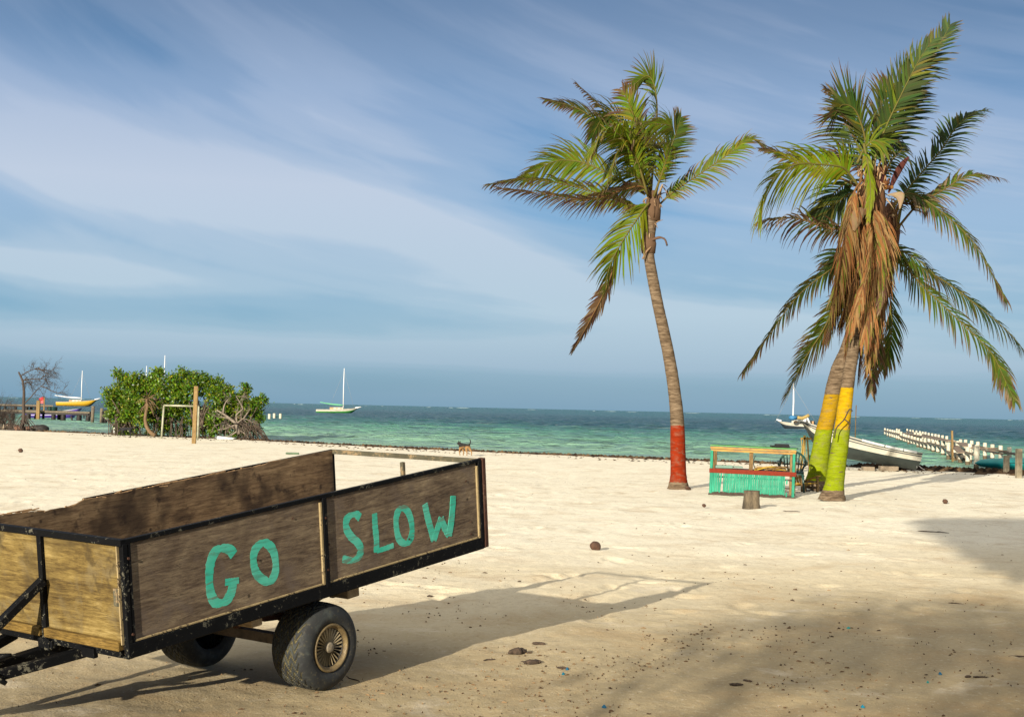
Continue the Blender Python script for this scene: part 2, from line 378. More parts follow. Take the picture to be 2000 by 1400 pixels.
    wv = np.clip(1-(d-.0)/2.2, 0, 1).ravel()*(d.ravel() > -60); wv = np.append(wv, 0)
    at = me.attributes.new('wet', 'FLOAT', 'POINT'); at.data.foreach_set('value', wv.astype(np.float32))
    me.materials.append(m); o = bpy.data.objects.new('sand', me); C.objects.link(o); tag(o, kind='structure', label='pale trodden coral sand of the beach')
ground()
def water():
    na = 520; ang = np.concatenate([np.linspace(-180, -27, 60, endpoint=False), np.linspace(-27, 27, na), np.linspace(28, 180, 60, endpoint=False)])
    r_ = np.concatenate([[20, 30, 36], np.geomspace(38, 400, 620), np.geomspace(410, 30000, 60)])
    A, Rr = np.meshgrid(np.radians(ang), r_); X = Rr*np.sin(A); Y = Rr*np.cos(A)
    d = np.clip((Y-shore(X))/14, 0.03, 1)
    q = X*.25+Y
    # short wind chop running toward the beach, irregular crests
    wpx = X+4*vnoise(X*.05, Y*.05, 30); wpy = Y+3*vnoise(X*.07, Y*.07, 31)
    n = .16*(vnoise(wpx*.16, wpy*.42, 11)) + .12*(.5-np.abs(vnoise(wpx*.33, wpy*.85, 12))*2) + .08*(.5-np.abs(vnoise(wpx*.8, wpy*1.7, 13))*2) + .03*vnoise(X*2, Y*3, 14)
    z = WZ + 1.5*n*d*np.clip(1.3-Rr/500, .0, 1)
    nr, na2 = X.shape; co = np.stack([X.ravel(), Y.ravel(), z.ravel()], 1); idx = np.arange(nr*na2).reshape(nr, na2); nx = np.roll(idx, -1, axis=1)
    fa_ = np.stack([idx[:-1].ravel(), idx[1:].ravel(), nx[1:].ravel(), nx[:-1].ravel()], 1)
    # keep only faces seaward of the beach
    cy = Y.ravel()[fa_].mean(1); cx = X.ravel()[fa_].mean(1); keep = cy > shore(cx)-1.5; fa_ = fa_[keep]
    me = bpy.data.meshes.new('sea_water'); me.from_pydata(co.tolist(), [], fa_.tolist()); me.polygons.foreach_set('use_smooth', [True]*len(me.polygons)); me.update()
    bm = bmesh.new(); bm.from_mesh(me); bmesh.ops.delete(bm, geom=[v for v in bm.verts if not v.link_faces], context='VERTS')
    bm.faces.ensure_lookup_table()
    if bm.faces[0].normal.z < 0: bmesh.ops.reverse_faces(bm, faces=bm.faces)
    bm.to_mesh(me); bm.free()
    m, n_, b = newmat('sea'); vi = coords(n_); sp = N('ShaderNodeSeparateXYZ', n_); n_.links.new(vi, sp.inputs[0])
    x, y = sp.outputs[0], sp.outputs[1]
    off = math_(n_, 'ADD', y, math_(n_, 'MULTIPLY', x, .75))        # metres, roughly square to the shore
    lg = math_(n_, 'LOGARITHM', math_(n_, 'MAXIMUM', off, 20.0), 10.0)
    pn = noise_(n_, coords(n_, (.012, .03, 1)), 1, 4, .6, .5); pf = noise_(n_, coords(n_, (.05, .16, 1)), 1, 4, .6, .4); pw = noise_(n_, coords(n_, (.16, .7, 1)), 1, 5, .65, .4)
    t = math_(n_, 'ADD', lg, math_(n_, 'MULTIPLY', math_(n_, 'SUBTRACT', pn, .5), .30))
    t = math_(n_, 'ADD', t, math_(n_, 'MULTIPLY', math_(n_, 'SUBTRACT', pf, .5), .16))
    t = math_(n_, 'DIVIDE', math_(n_, 'SUBTRACT', t, 1.6), 2.2, True)
    mr = lambda m_: (m_-1.6)/2.2
    c = ramp_(n_, t, [(mr(1.70), (.28, .37, .27)), (mr(1.84), (.19, .36, .25)), (mr(2.00), (.11, .28, .20)), (mr(2.11), (.045, .17, .145)), (mr(2.22), (.012, .072, .088)), (mr(2.50), (.010, .062, .085)), (mr(2.80), (.008, .09, .11)), (mr(3.6), (.008, .10, .115))])
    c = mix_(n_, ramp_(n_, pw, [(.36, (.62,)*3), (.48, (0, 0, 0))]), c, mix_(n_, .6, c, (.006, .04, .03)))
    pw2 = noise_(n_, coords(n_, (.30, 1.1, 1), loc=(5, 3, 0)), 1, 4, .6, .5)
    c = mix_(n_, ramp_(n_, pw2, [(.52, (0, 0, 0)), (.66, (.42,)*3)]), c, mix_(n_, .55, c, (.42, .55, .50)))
    foam = math_(n_, 'MULTIPLY', ramp_(n_, noise_(n_, coords(n_, (.11, .9, 1)), 1, 5, .7, .3), [(.69, (0, 0, 0)), (.74, (.75,)*3)]), ramp_(n_, lg, [(0, (.4,)*3), (.5, (1,)*3)]))
    c = mix_(n_, foam, c, (.75, .8, .78))
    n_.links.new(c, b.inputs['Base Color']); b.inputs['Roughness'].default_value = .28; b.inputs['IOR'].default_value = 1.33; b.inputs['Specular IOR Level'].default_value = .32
    h = math_(n_, 'ADD', noise_(n_, coords(n_, (1.3, 3.4, 1)), 1, 5, .65, .6), math_(n_, 'MULTIPLY', noise_(n_, coords(n_, (.25, .9, 1)), 1, 4, .6, .4), 3.0))
    h = math_(n_, 'ADD', h, math_(n_, 'MULTIPLY', noise_(n_, coords(n_, (.07, .28, 1)), 1, 3, .6, .4), 7.0))
    n_.links.new(bump_(n_, h, 1.0, .35), b.inputs['Normal'])
    me.materials.append(m); o = bpy.data.objects.new('sea_water', me); C.objects.link(o); tag(o, kind='structure', label='choppy turquoise sea darkening toward the horizon')
water()
def breakers():
    mb = MB(); 
    for k in range(34):
        Y = random.uniform(2300, 2900); x = random.uniform(-1.0, 1.1)*Y*.36; l = random.uniform(4, 26); h = random.uniform(.25, .8)
        pts = [Vector((x+l*t, Y+random.uniform(-2, 2), WZ)) for t in np.linspace(0, 1, 7)]
        mb.tube(pts, [h*(.3+math.sin(math.pi*t)*random.uniform(.5, 1)) for t in np.linspace(0.05, .95, 7)], 6)
    simple('surf', (.24, .32, .35), .6, .1)
    o = mb.build('reef_surf', 'surf'); tag(o, 'thin broken line of white surf along the horizon', 'surf', kind='stuff')
breakers()
# ================================================================== TRAILER
rusty('black_enamel', (.0015, .0018, .0024), (.10, .095, .07), .632); rusty('worn_edge', (.22, .17, .09), (.06, .045, .03), .60, .7)
rusty('bare_steel', (.065, .060, .040), (.22, .16, .09), .58, .6); rusty('rust_brown', (.045, .022, .015), (.14, .09, .06), .63, .65)
wood('ply_side', ((.034, .023, .015), (.095, .067, .044), (.165, .123, .078), (.27, .21, .13)), 'y', 1.0, worn=(.12, .092, .072), bump=.8)
wood('ply_front', ((.030, .018, .005), (.095, .062, .017), (.17, .118, .034), (.27, .20, .075)), 'x', .8, worn=(.14, .11, .055), stain=(.05, .034, .012), bump=.8)
wood('ply_inner', ((.035, .021, .011), (.11, .068, .036), (.19, .125, .066), (.29, .20, .11)), 'y', .8, stain=(.02, .012, .008))
wood('beam_wood', ((.12, .08, .04), (.24, .17, .09), (.34, .25, .14), (.42, .32, .19)), 'x', 1.3)
wood('sill_wood', ((.025, .014, .004), (.08, .048, .010), (.16, .10, .022), (.25, .165, .05)), 'x', 1.5)
# brushed turquoise lettering: paint that follows the grain, thin in places
def paint():
    m, n, b = newmat('turquoise_paint'); v = coords(n, (22, 1.6, 22)); v2 = coords(n, (60, 5, 60))
    f = noise_(n, v, 1, 6, .7, .8); g = noise_(n, v2, 1, 4, .7, .2); k = noise_(n, coords(n), 4, 3)
    c = ramp_(n, k, [(.35, (.025, .42, .29)), (.65, (.11, .50, .37))])
    c = mix_(n, ramp_(n, g, [(.50, (0, 0, 0)), (.64, (.75,)*3)]), c, (.05, .22, .155))
    c = mix_(n, ramp_(n, f, [(.57, (0, 0, 0)), (.63, (.75,)*3)]), c, (.12, .12, .08))
    n.links.new(c, b.inputs['Base Color']); b.inputs['Roughness'].default_value = .6
    n.links.new(bump_(n, f, .5, .004), b.inputs['Normal'])
paint()
BA = Vector((-1.892, 7.056, .960)); BH, BW, BL = .595, 1.33, 2.92
Brot = Matrix.Rotation(-.628, 3, 'Z') @ Matrix.Rotation(.122, 3, 'X') @ Matrix.Rotation(.012, 3, 'Y')
Mbox = Matrix.Translation(BA - (Brot @ Vector((0, 0, BH)))) @ Brot.to_4x4(); Mbi = Mbox.inverted()
def SP(px, py, xl=0.0):
    """where the ray of a pixel meets the plane x = xl of the box"""
    o = Mbi @ Vector((0, 0, CH)); d = Mbi.to_3x3() @ ray(px, py); t = (xl-o.x)/d.x; p = o+d*t; return p.y, p.z
def FP(px, py, yl=0.0):
    o = Mbi @ Vector((0, 0, CH)); d = Mbi.to_3x3() @ ray(px, py); t = (yl-o.y)/d.y; p = o+d*t; return p.x, p.z
def trailer():
    wc = G(640, 1349); lc = Mbi @ wc; wy = lc.y+.045
    ctr = Mbox @ Vector((-BW/2, wy, 0)); ctr.z = 0
    root = empty('farm_trailer', ctr, 'weathered plywood trailer box in a black steel frame with GO SLOW painted on its side', 'trailer', rot=Brot)
    B = lambda mb, name, mat, parent=root, **k: mb.build(name, mat, parent, T=Mbox, **k)
    t = .030
    ym = SP(637, 1060)[0]                       # middle post of the near side
    # ---- near side
    for y0, y1, nm in ((t, ym-.012, 0), (ym+.02, BL-.045, 1)):
        mb = MB(); ny, nz = 40, 10
        mb.box((-.016, (y0+y1)/2, (.07+BH-.03)/2+.007), (.012, y1-y0, BH-.086))
        side = B(mb, 'side_panel', 'ply_side')
        if nm == 0: sideA = side
        else: sideB = side
    fr = MB()
    fr.bar((-.014, -.004, BH-.011), (-.014, BL+.004, BH-.011), .028, .024)
    fr.box((.0, BL/2, .040), (.008, BL+.004, .072))                       # bottom angle, upright leg
    fr.box((-.036, BL/2, .003), (.07, BL, .006))
    fr.box((-.013, .014, BH/2-.01), (.030, .032, BH-.02)); fr.box((-.003, .042, BH/2+.02), (.006, .02, BH-.08))
    fr.box((-.006, ym, BH/2+.02), (.024, .034, BH-.075)); fr.box((-.008, BL-.016, BH/2+.02), (.028, .032, BH-.055))
    B(fr, 'side_frame', 'black_enamel', bevel=.003)
    ed = MB()
    for y0, y1 in ((.045, ym-.034), (ym+.018, BL-.052)):
        ed.box((-.006, (y0+y1)/2, .0835), (.012, y1-y0, .010)); 
    for yy in (ym-.0285, BL-.044): ed.box((-.005, yy, BH/2+.018), (.014, .016, BH-.12))
    B(ed, 'panel_edging', 'worn_edge', bevel=.002)
    random.seed(5)
    for yy, zz in ((.03, .5), (.03, .12), (ym, .16), (ym, .46), (ym+.03, .30), (BL-.16, .47), (BL-.13, .12), (BL-.13, .20), (.9, .32), (BL-.75, .2), (ym-.25, .5)):
        bm_ = MB(); bm_.tube([(-.004, yy, zz), (.0085 if abs(yy-ym) < .01 or yy < .05 else -.006, yy, zz)], .007, 7); B(bm_, 'screw', 'rust_brown')
    # ---- far side, rotten top edge
    wx = -BW
    yd = SP(128, 984, -BW)[0]; prof = []; ys = np.linspace(.03, BL-.03, 90); random.seed(11)
    for y in ys:
        q = mnoise.noise(Vector((y*9, 3, 1)))*.010 + mnoise.noise(Vector((y*28, 7, 1)))*.006
        h = BH-.012
        if y < yd: h -= .028*max(0, (y-yd*.35)/(yd*.65))
        elif y < yd+.10: h -= .028*(1-(y-yd)/.10)
        prof.append((y, h+q if y < 2.25 else BH-.002+q*.4))
    poly = [(BL-.03, .012), (.03, .012)] + prof
    mb = MB(); mb.prism(poly, .014, lambda u, v, w_: (wx+.022+w_, u, v)); B(mb, 'side_panel', 'ply_inner', label='dark stained far side panel with a rotten splintered top edge')
    sp = MB()
    for y, h in prof:                                                     # splintered strands along the torn edge
        if y < 2.3 and random.random() < .8:
            l = random.uniform(.04, .16); sp.bar((wx+.03, y, h+random.uniform(-.012, .006)), (wx+.03+random.uniform(-.004, .004), y+l, h+random.uniform(-.012, .010)), .008, .006)
    B(sp, 'splintered_edge', 'worn_splinter')
    ff = MB(); ff.bar((wx+.004, yd+.12, BH-.020), (wx+.004, BL, BH-.012), .018, .024); ff.bar((wx+.004, 0, BH-.075), (wx+.004, yd+.12, BH-.06), .018, .024); ff.box((wx+.008, BL/2, .035), (.008, BL, .07))
    ff.box((wx+.014, BL-.014, BH/2), (.030, .030, BH)); ff.box((wx+.014, .014, BH/2), (.030, .030, BH-.04)); ff.box((wx+.008, ym, BH/2), (.02, .03, BH-.07))
    B(ff, 'side_frame', 'black_enamel', bevel=.003)
    # ---- floor
    mb = MB(); mb.box((-BW/2, BL/2, .020), (BW-.08, BL-.07, .016)); B(mb, 'floor', 'ply_inner')
    # ---- front
    fx = FP(84, 1130)[0]
    for x0, x1 in ((-BW+.03, fx-.02), (fx+.02, -.034)):
        mb = MB(); mb.box(((x0+x1)/2, .012, BH/2+.025), (x1-x0, .012, BH-.11)); B(mb, 'front_panel', 'ply_front', label='yellowed plywood front panel in full sun')
    mb = MB(); mb.bar((-BW-.005, .004, BH-.014), (.0, .004, BH-.014), .034, .034)
    mb.box((fx, .002, BH/2), (.034, .036, BH-.05)); mb.box((-BW/2-.02, .012, .018), (BW-.08, .03, .036))
    mb.box((-.30, -.004, .0), (.10, .03, .05)); mb.box((-.62, -.002, .0), (.06, .03, .04)); mb.box((fx, .0, .0), (.09, .05, .06))
    B(mb, 'front_frame', 'black_enamel', bevel=.003)
    mb = MB(); mb.box((fx/2-.02+.0, -.006, .062), (abs(fx)-.055, .035, .048)); mb.box(((-BW+fx)/2, -.006, .062), (BW+fx-.06, .035, .048)); B(mb, 'sill', 'sill_wood', bevel=.004)
    mb = MB(); mb.box((-.058, -.001, .305), (.045, .018, .088)); mb.box((-.050, -.012, .305), (.012, .008, .085)); B(mb, 'hinge', 'bare_steel', bevel=.002)
    mb = MB(); mb.box((-.0365, .0, BH/2+.02), (.008, .020, BH-.1)); B(mb, 'panel_edging', 'worn_edge')
    # ---- rear open frame
    mb = MB(); mb.bar((-BW+.03, BL-.014, BH-.014), (-.03, BL-.014, BH-.014), .028, .030)
    xr = FP(789, 910, BL)[0]; mb.box((xr, BL-.014, BH/2-.02), (.028, .028, BH-.07)); mb.box((-BW/2, BL-.014, .03), (BW-.07, .03, .05))
    B(mb, 'tail_frame', 'bare_steel', bevel=.003)
    mb = MB(); mb.box((-.012, BL+.020, BH/2+.005), (.045, .036, BH-.005)); B(mb, 'rear_post', 'rust_brown', bevel=.004)
    mb = MB(); mb.box((-.003, BL-.0, BH/2), (.010, .03, BH-.01)); mb.box((-.05, BL+.004, .30), (.012, .012, .56)); B(mb, 'rear_post', 'black_enamel')
    # ---- undercarriage
    def endblock(px, py, w_, h_):
        y, z = SP(px, py, -.06); return y
    for px, py, hh, wd in ((694, 1168, .085, .105), (505, 1215, .075, .085)):
        y, z = SP(px, py, -.10)
        mb = MB(); mb.box((-BW/2, y, -hh/2-.001), (BW-.22, wd, hh)); B(mb, 'crossbeam', 'beam_wood', bevel=.006)
    zc = (Mbi @ (Mbox @ Vector((lc.x, wy, lc.z)) + Vector((0, 0, .250-(Mbox @ Vector((lc.x, wy, lc.z))).z)))).z; print('WHEEL', lc, wy, zc)
    for xx in (-.36, -BW+.36):
        mb = MB()
        pts = [Vector((xx, wy+dy, -.055-.075*(1-(dy/.42)**2))) for dy in np.linspace(-.42, .42, 9)]
        for k in range(3):
            q = pts if k == 0 else pts[k:-k]
            for a, b in zip(q, q[1:]): mb.bar(a-Vector((0, 0, .011*k)), b-Vector((0, 0, .011*k)), .05, .009)
        mb.box((xx, wy, -.15), (.06, .10, .05)); mb.box((xx, wy+.4, -.04), (.045, .05, .07)); mb.box((xx, wy-.4, -.04), (.045, .05, .07)); mb.box((xx, wy+.4, -.09), (.03, .04, .08)); mb.box((xx, wy-.4, -.09), (.03, .04, .08))
        B(mb, 'leaf_spring', 'rust_brown')
    mb = MB(); mb.bar((-.22, wy, zc), (-BW+.22, wy, zc), .05, .06); mb.tube([(-.30, wy, zc), (-.08, wy, zc)], .035, 12); mb.tube([(-BW+.30, wy, zc), (-BW+.08, wy, zc)], .035, 12)
    B(mb, 'axle', 'axle_brown')
    # ---- drawbar
    tl = FP(40, 1272, -.25)
    mb = MB()
    mb.bar((fx-.01, .30, -.035), (fx-.06, -1.25, -.09), .06, .06)
    mb.bar((-.42, .10, -.03), (fx-.02, -.75, -.09), .05, .05); mb.bar((-BW+.25, .10, -.03), (fx-.10, -.75, -.09), .05, .05)
    B(mb, 'drawbar', 'black_enamel', bevel=.004)
    a = FP(84, 1133, -.02); b = FP(-6, 1243, -.42)
    mb = MB(); mb.bar((a[0], -.02, a[1]), (fx-.06, -.52, -.03), .05, .042); B(mb, 'brace', 'black_enamel', bevel=.004)
    mb = MB(); c0 = Vector((fx-.03, -.40, -.02))
    mb.box(c0+Vector((0, 0, -.02)), (.14, .16, .07)); mb.tube([c0+Vector((-.03, .0, .03)), c0+Vector((.04, .02, .05)), c0+Vector((.12, .06, .045)), c0+Vector((.17, .09, .055))], [.02, .022, .018, .008], 8)
    mb.tube([c0+Vector((.02, -.02, .0)), c0+Vector((.14, .0, -.03)), c0+Vector((.20, .03, -.07))], [.016, .02, .012], 8)
    mb.tube([c0+Vector((-.05, -.05, .05)), c0+Vector((-.02, -.08, .09)), c0+Vector((.03, -.08, .06)), c0+Vector((.04, -.05, -.02))], .010, 8)
    B(mb, 'hitch_latch', 'black_enamel')
    # ---- lettering (brush strokes laid on the panels)
    def stroke(mb, pts, wpx, closed=False, seed=0, lay=0):
        wpx *= .87
        lp = [Vector((*SP(px, py, -.009), 0)) for px, py in pts]
        s0 = (Vector(SP(pts[0][0]+1, pts[0][1], -.009))-Vector(SP(*pts[0], -.009))).length
        s1 = (Vector(SP(pts[0][0], pts[0][1]+1, -.009))-Vector(SP(*pts[0], -.009))).length
        if closed: lp = lp+[lp[0]]
        n = max(8, len(lp)*7); 
        if closed:
            k = len(lp)-1; sp = []
            for i in range(n):
                t = i/n*k; j = int(t); f = t-j; p = [lp[(j+q) % k] for q in (-1, 0, 1, 2)]
                sp.append(.5*((2*p[1])+(-p[0]+p[2])*f+(2*p[0]-5*p[1]+4*p[2]-p[3])*f*f+(-p[0]+3*p[1]-3*p[2]+p[3])*f**3))
        else: sp = spline(lp, n)
        Lh, Rh = [], []
        for i, p in enumerate(sp):
            q0 = sp[i-1] if (closed or i) else p; q1 = sp[(i+1) % len(sp)] if (closed or i < len(sp)-1) else p
            d = (q1-q0).normalized(); nn = Vector((-d.y, d.x))
            ww = wpx*.5*(abs(nn.x)*s0+abs(nn.y)*s1)*(1+.14*mnoise.noise(Vector((i*.6, seed, 0)))+.10*mnoise.noise(Vector((i*2.3, seed, 5))))
            if not closed and i in (0, len(sp)-1): ww *= .86
            Lh.append((p.x+nn.x*ww, p.y+nn.y*ww)); Rh.append((p.x-nn.x*ww, p.y-nn.y*ww))
        top = [mb.addv((-.0104, a, b)) for a, b in Lh]; bot = [mb.addv((-.0104, a, b)) for a, b in Rh]
        xo = -.0094+.0006*lay; top2 = [mb.addv((xo, a, b)) for a, b in Lh]; bot2 = [mb.addv((xo, a, b)) for a, b in Rh]
        K = len(sp)
        for i in range(K if closed else K-1):
            j = (i+1) % K
            mb.f += [(top2[i], top2[j], bot2[j], bot2[i]), (top[i], top[j], bot[j], bot[i]), (top[i], top2[i], top2[j], top[j]), (bot[i], bot[j], bot2[j], bot2[i])]
    z2 = lambda *a: [(x/3.044, 860+y/3.044) for x, y in a]
    z3 = lambda *a: [(480+x/2.692, 860+y/2.692) for x, y in a]
    def letter(strokes, side, s):
        mb = MB()
        for k, (pts, w_, c) in enumerate(strokes): stroke(mb, pts, w_, c, s+k*3.3, k)
        mb.build('painted_letter', 'turquoise_paint', side, T=Mbox, fix=False)
    letter([(z2((1392, 680), (1368, 650), (1320, 640), (1278, 665), (1252, 730), (1245, 820), (1252, 900), (1272, 950), (1298, 966), (1340, 955), (1370, 915), (1383, 870), (1386, 845)), 15.5, False), (z2((1338, 842), (1380, 838), (1421, 830)), 14, False)], sideA, 1)
    letter([(z3((95, 537), (50, 575), (42, 640), (62, 705), (118, 742), (152, 705), (158, 640), (140, 570)), 13.5, True)], sideA, 2)
    letter([(z3((602, 405), (580, 388), (550, 395), (530, 420), (530, 462), (555, 505), (590, 538), (606, 575), (592, 612), (560, 630), (508, 622)), 11.5, False)], sideB, 3)
    letter([(z3((678, 382), (681, 450), (688, 520), (688, 588)), 11.5, False), (z3((690, 580), (730, 568), (778, 550)), 11, False)], sideB, 4)
    letter([(z3((818, 357), (795, 390), (792, 450), (808, 520), (846, 540), (872, 500), (872, 430), (850, 370)), 10.5, True)], sideB, 5)
    letter([(z3((942, 332), (956, 400), (975, 470), (990, 525)), 11, False), (z3((990, 525), (1010, 460), (1028, 405)), 9.5, False), (z3((1028, 405), (1045, 455), (1068, 500)), 9.5, False), (z3((1068, 502), (1080, 430), (1087, 360), (1091, 290)), 11, False)], sideB, 6)
    # ---- wheels
    for wxo, sgn in ((min(.03, lc.x+.01), 1), (-BW+.045, -1)):
        Mw = Mbox @ Matrix.Translation((wxo, wy, zc)) @ Matrix.Rotation(math.pi/2*sgn, 4, 'Y')  # wheel local z = outward
        Ro = .252
        prof = [(.135, -.020), (.150, -.006), (.175, .004), (.202, -.002), (.226, -.016), (.243, -.034)]
        prof_t = [(Ro-.004*abs((v-.5)*2)**3*2, -.036-(.205)*v) for v in np.linspace(0, 1, 44)]
        prof2 = [(.243, -.243), (.226, -.261), (.200, -.275), (.175, -.281), (.150, -.271), (.135, -.255)]
        mb = MB(); n = 288; mb.col = (.02, .02, .02)
        mb.lathe(prof+prof_t+prof2, n); mb.smooth -= set(range((len(prof)-1)*n, (len(prof)+len(prof_t))*n))
        k0 = len(prof)*n
        for k, (r_, z_) in enumerate(prof_t):                                # chevron tread blocks
            v = k/(len(prof_t)-1)
            for j in range(n):
                zig = abs(((v*4) % 1)-.5)*2
                g = ((j/n*26 + zig*1.0) % 1) < .27
                rib = False
                if g: mb.c[k0+k*n+j] = (1, 1, 1)
                else: mb.c[k0+k*n+j] = (0, 0, 0)
                dr = -.009 if (g or (rib and 1 < k < 42)) else 0
                th = 2*math.pi*j/n; i = k0+k*n+j; mb.v[i] = ((r_+dr)*math.cos(th), (r_+dr)*math.sin(th), z_)
        for i, (x, y, z) in enumerate(mb.v):                                  # weight flattens the foot of the tyre
            p = Mw @ Vector((x, y, z))
            if p.z < .006: p.z = .004+.002*random.random(); q = Mw.inverted() @ p; mb.v[i] = tuple(q)
        wh = MB().lathe([(.05, -.06), (.05, -.15)], 16)
        hub_ = MB(); hub_.lathe([(.001, -.05), (.03, -.05), (.034, -.056), (.034, -.15), (.02, -.2)], 24)
        w0 = hub_.build('wheel', 'rust_brown', root, T=Mw)
        mb.build('tyre', 'rubber', w0, T=Mw)
        mb = MB(); mb.lathe([(.138, -.03), (.141, -.012), (.139, -.002), (.132, .002), (.126, -.003), (.122, -.014), (.112, -.020)], 64)
        mb.build('rim', 'gold_rim', w0, T=Mw); mb = MB(); mb.lathe([(.1122, -.021), (.108, -.030), (.108, -.075), (.03, -.085), (.001, -.085)], 64); mb.build('wheel_disc', 'rim_dark', w0, T=Mw)
        mb = MB()
        for k in range(27):
            a = 2*math.pi*k/27; ca, sa = math.cos(a), math.sin(a); tx, ty = -sa, ca
            for r0, r1, w0_, w1_, z0, z1 in ((.028, .109, .0035, .0085, -.028, -.020),):
                i = len(mb.v)
                for r_, w_, z_ in ((r0, w0_, z0), (r1, w1_, z1)):
                    for s_, dz in ((-1, 0), (1, -.006), (1, -.03), (-1, -.024)):
                        mb.addv((ca*r_+tx*w_*s_*.5, sa*r_+ty*w_*s_*.5, z_+dz))
                mb.f += [(i, i+1, i+5, i+4), (i+1, i+2, i+6, i+5), (i+2, i+3, i+7, i+6), (i+3, i, i+4, i+7)]
        mb.build('fins', 'fin_metal', w0, T=Mw)
        mb = MB(); mb.lathe([(.001, -.010), (.022, -.011), (.029, -.015), (.031, -.022), (.031, -.06)], 28); mb.build('hub_cap', 'hub_grey', w0, T=Mw)
def rubber():
    m, n, b = newmat('rubber'); v = coords(n)
    f = noise_(n, v, 7, 5, .65, .5); g = noise_(n, v, 40, 5, .7)
    c = ramp_(n, f, [(.38, (.007, .008, .010)), (.55, (.016, .019, .020)), (.68, (.045, .053, .048))])
    c = mix_(n, ramp_(n, g, [(.56, (0, 0, 0)), (.70, (.5,)*3)]), c, (.13, .11, .05))
    at = N('ShaderNodeAttribute', n, attribute_name='Col'); c = mix_(n, math_(n, 'MULTIPLY', at.outputs['Fac'], ramp_(n, noise_(n, v, 9, 4), [(.35, (.15,)*3), (.6, (.9,)*3)])), c, (.20, .165, .06))
    n.links.new(c, b.inputs['Base Color']); b.inputs['Roughness'].default_value = .75; n.links.new(bump_(n, g, .4, .003), b.inputs['Normal'])
rubber()
simple('axle_brown', (.12, .085, .05), .8, .5, 20, .5); simple('gold_rim', (.21, .155, .07), .5, .5, 22, .3, (.10, .07, .035), metal=.3); simple('fin_metal', (.30, .24, .14), .5, .4, 22, .2); simple('rim_dark', (.010, .008, .005), .7, .4); simple('hub_grey', (.30, .25, .17), .6, .4, 30, .3, (.12, .10, .07))
simple('worn_splinter', (.48, .30, .15), .9, .5, 30, .4, (.22, .13, .06))
trailer()
# ================================================================== PALMS
attrmat('leaf', .6, .28, spec=.16); attrmat('deadleaf', .75, .15, spec=.15); attrmat('fibre', .85, .0, spec=.1)
GRN = [(.022, .043, .015), (.062, .090, .009), (.15, .19, .008)]; YEL = (.24, .24, .010); BRN = [(.12, .07, .035), (.085, .042, .028), (.19, .135, .08)]
TONE = [0.0]
def frond(root, pts, length=.8, tone=0.3, dry=.25, roll=0.0, droop=.5, spacing=.055, dead=False, up=None, sweep=.55, start=.14, onesided=0, name='frond', wl=.047, curl=.35, wind=Vector((-.12, .05, 0))):
    """one palm leaf: tapered rib and two rows of drooping leaflets, colours per leaflet"""
    sp = spline(pts, 60); total = sum((b-a).length for a, b in zip(sp, sp[1:]))
    mb = MB(); UP = Vector((0, 0, 1)); n = int(total/spacing)
    r0 = .032 if not dead else .028
    ribc = cl3((.13, .13, .03), (.16, .085, .03), min(1, dry)) if not dead else (.15, .075, .03)
    mb.tube(sp[::3]+[sp[-1]], [lerp(r0, .004, (k/20)**.7) for k in range(21)], 5, col=ribc)
    roll = max(roll, .6) if not dead else roll; tone = min(1, tone+TONE[0]); base = cl3(GRN[0], GRN[1], tone*2) if tone < .5 else cl3(GRN[1], GRN[2], tone*2-1); 
    for i in range(n):
        t = start+(1-start)*(i+.5)/n; k = min(int(t*59), 58); f = t*59-k
        p = sp[k].lerp(sp[k+1], f); T = (sp[min(k+2, 59)]-sp[max(k-1, 0)]).normalized()
        S = T.cross(UP); 
        if S.length < .2: S = T.cross(Vector((0, 1, .2)))
        S.normalize(); S = Matrix.Rotation(roll + .25*math.sin(t*5), 3, T) @ S; Nn = S.cross(T)
        Ll = 1.14*length*min(1, .45+2.2*(t-start)) * (1 if t < .6 else lerp(1, .42, (t-.6)/.4))
        for side in (-1, 1):
            if onesided and side == onesided and random.random() < .75: continue
            if random.random() < .04: continue
            ang = lerp(.95, sweep, t) + random.uniform(-.12, .12)
            d = (T*math.cos(ang) + S*side*math.sin(ang) + Nn*random.uniform(.0, .25)).normalized()
            l = Ll*random.uniform(.78, 1.1); segs = 4; q = p.copy(); wd = wl*random.uniform(.75, 1.15)
            wv = d.cross(Nn).normalized()
            dr = droop*random.uniform(.7, 1.35); 
            cA = cl3(base, YEL if random.random() < .25 else base, random.uniform(0, .35)); cA = tuple(c*random.uniform(.75, 1.25) for c in cA)
            dt = dry*random.uniform(.5, 2.1)+max(0, (t-.7))*dry*2.6; bc = random.choice(BRN)
            if dead: cA = random.choice([(.21, .092, .030), (.145, .058, .019), (.23, .135, .052), (.085, .038, .017), (.17, .11, .046), (.12, .12, .02)]); bc = cA
            pv = None
            for s in range(segs+1):
                u = s/segs; ww = wd*(.55+.45*min(1, u*5))*(1-u**2.2)*.5+.002
                a = max(0, min(1, (u-(1-dt*.9))/.25)) if not dead else 0
                col = cl3(cA, bc, a)
                x = mb.addv(q+wv*ww, col); y = mb.addv(q-wv*ww, col)
                if pv: mb.f.append((pv[0], pv[1], y, x))
                pv = (x, y)
                d = (d + (Vector((0, 0, -1))*dr + wind)*(.35+.5*u) + Vector((random.uniform(-1, 1), random.uniform(-1, 1), random.uniform(-1, 1)))*curl*.12*u*2).normalized()
                q = q + d*(l/segs)
    return mb.build(name, 'deadleaf' if dead else 'leaf', root, fix=False)
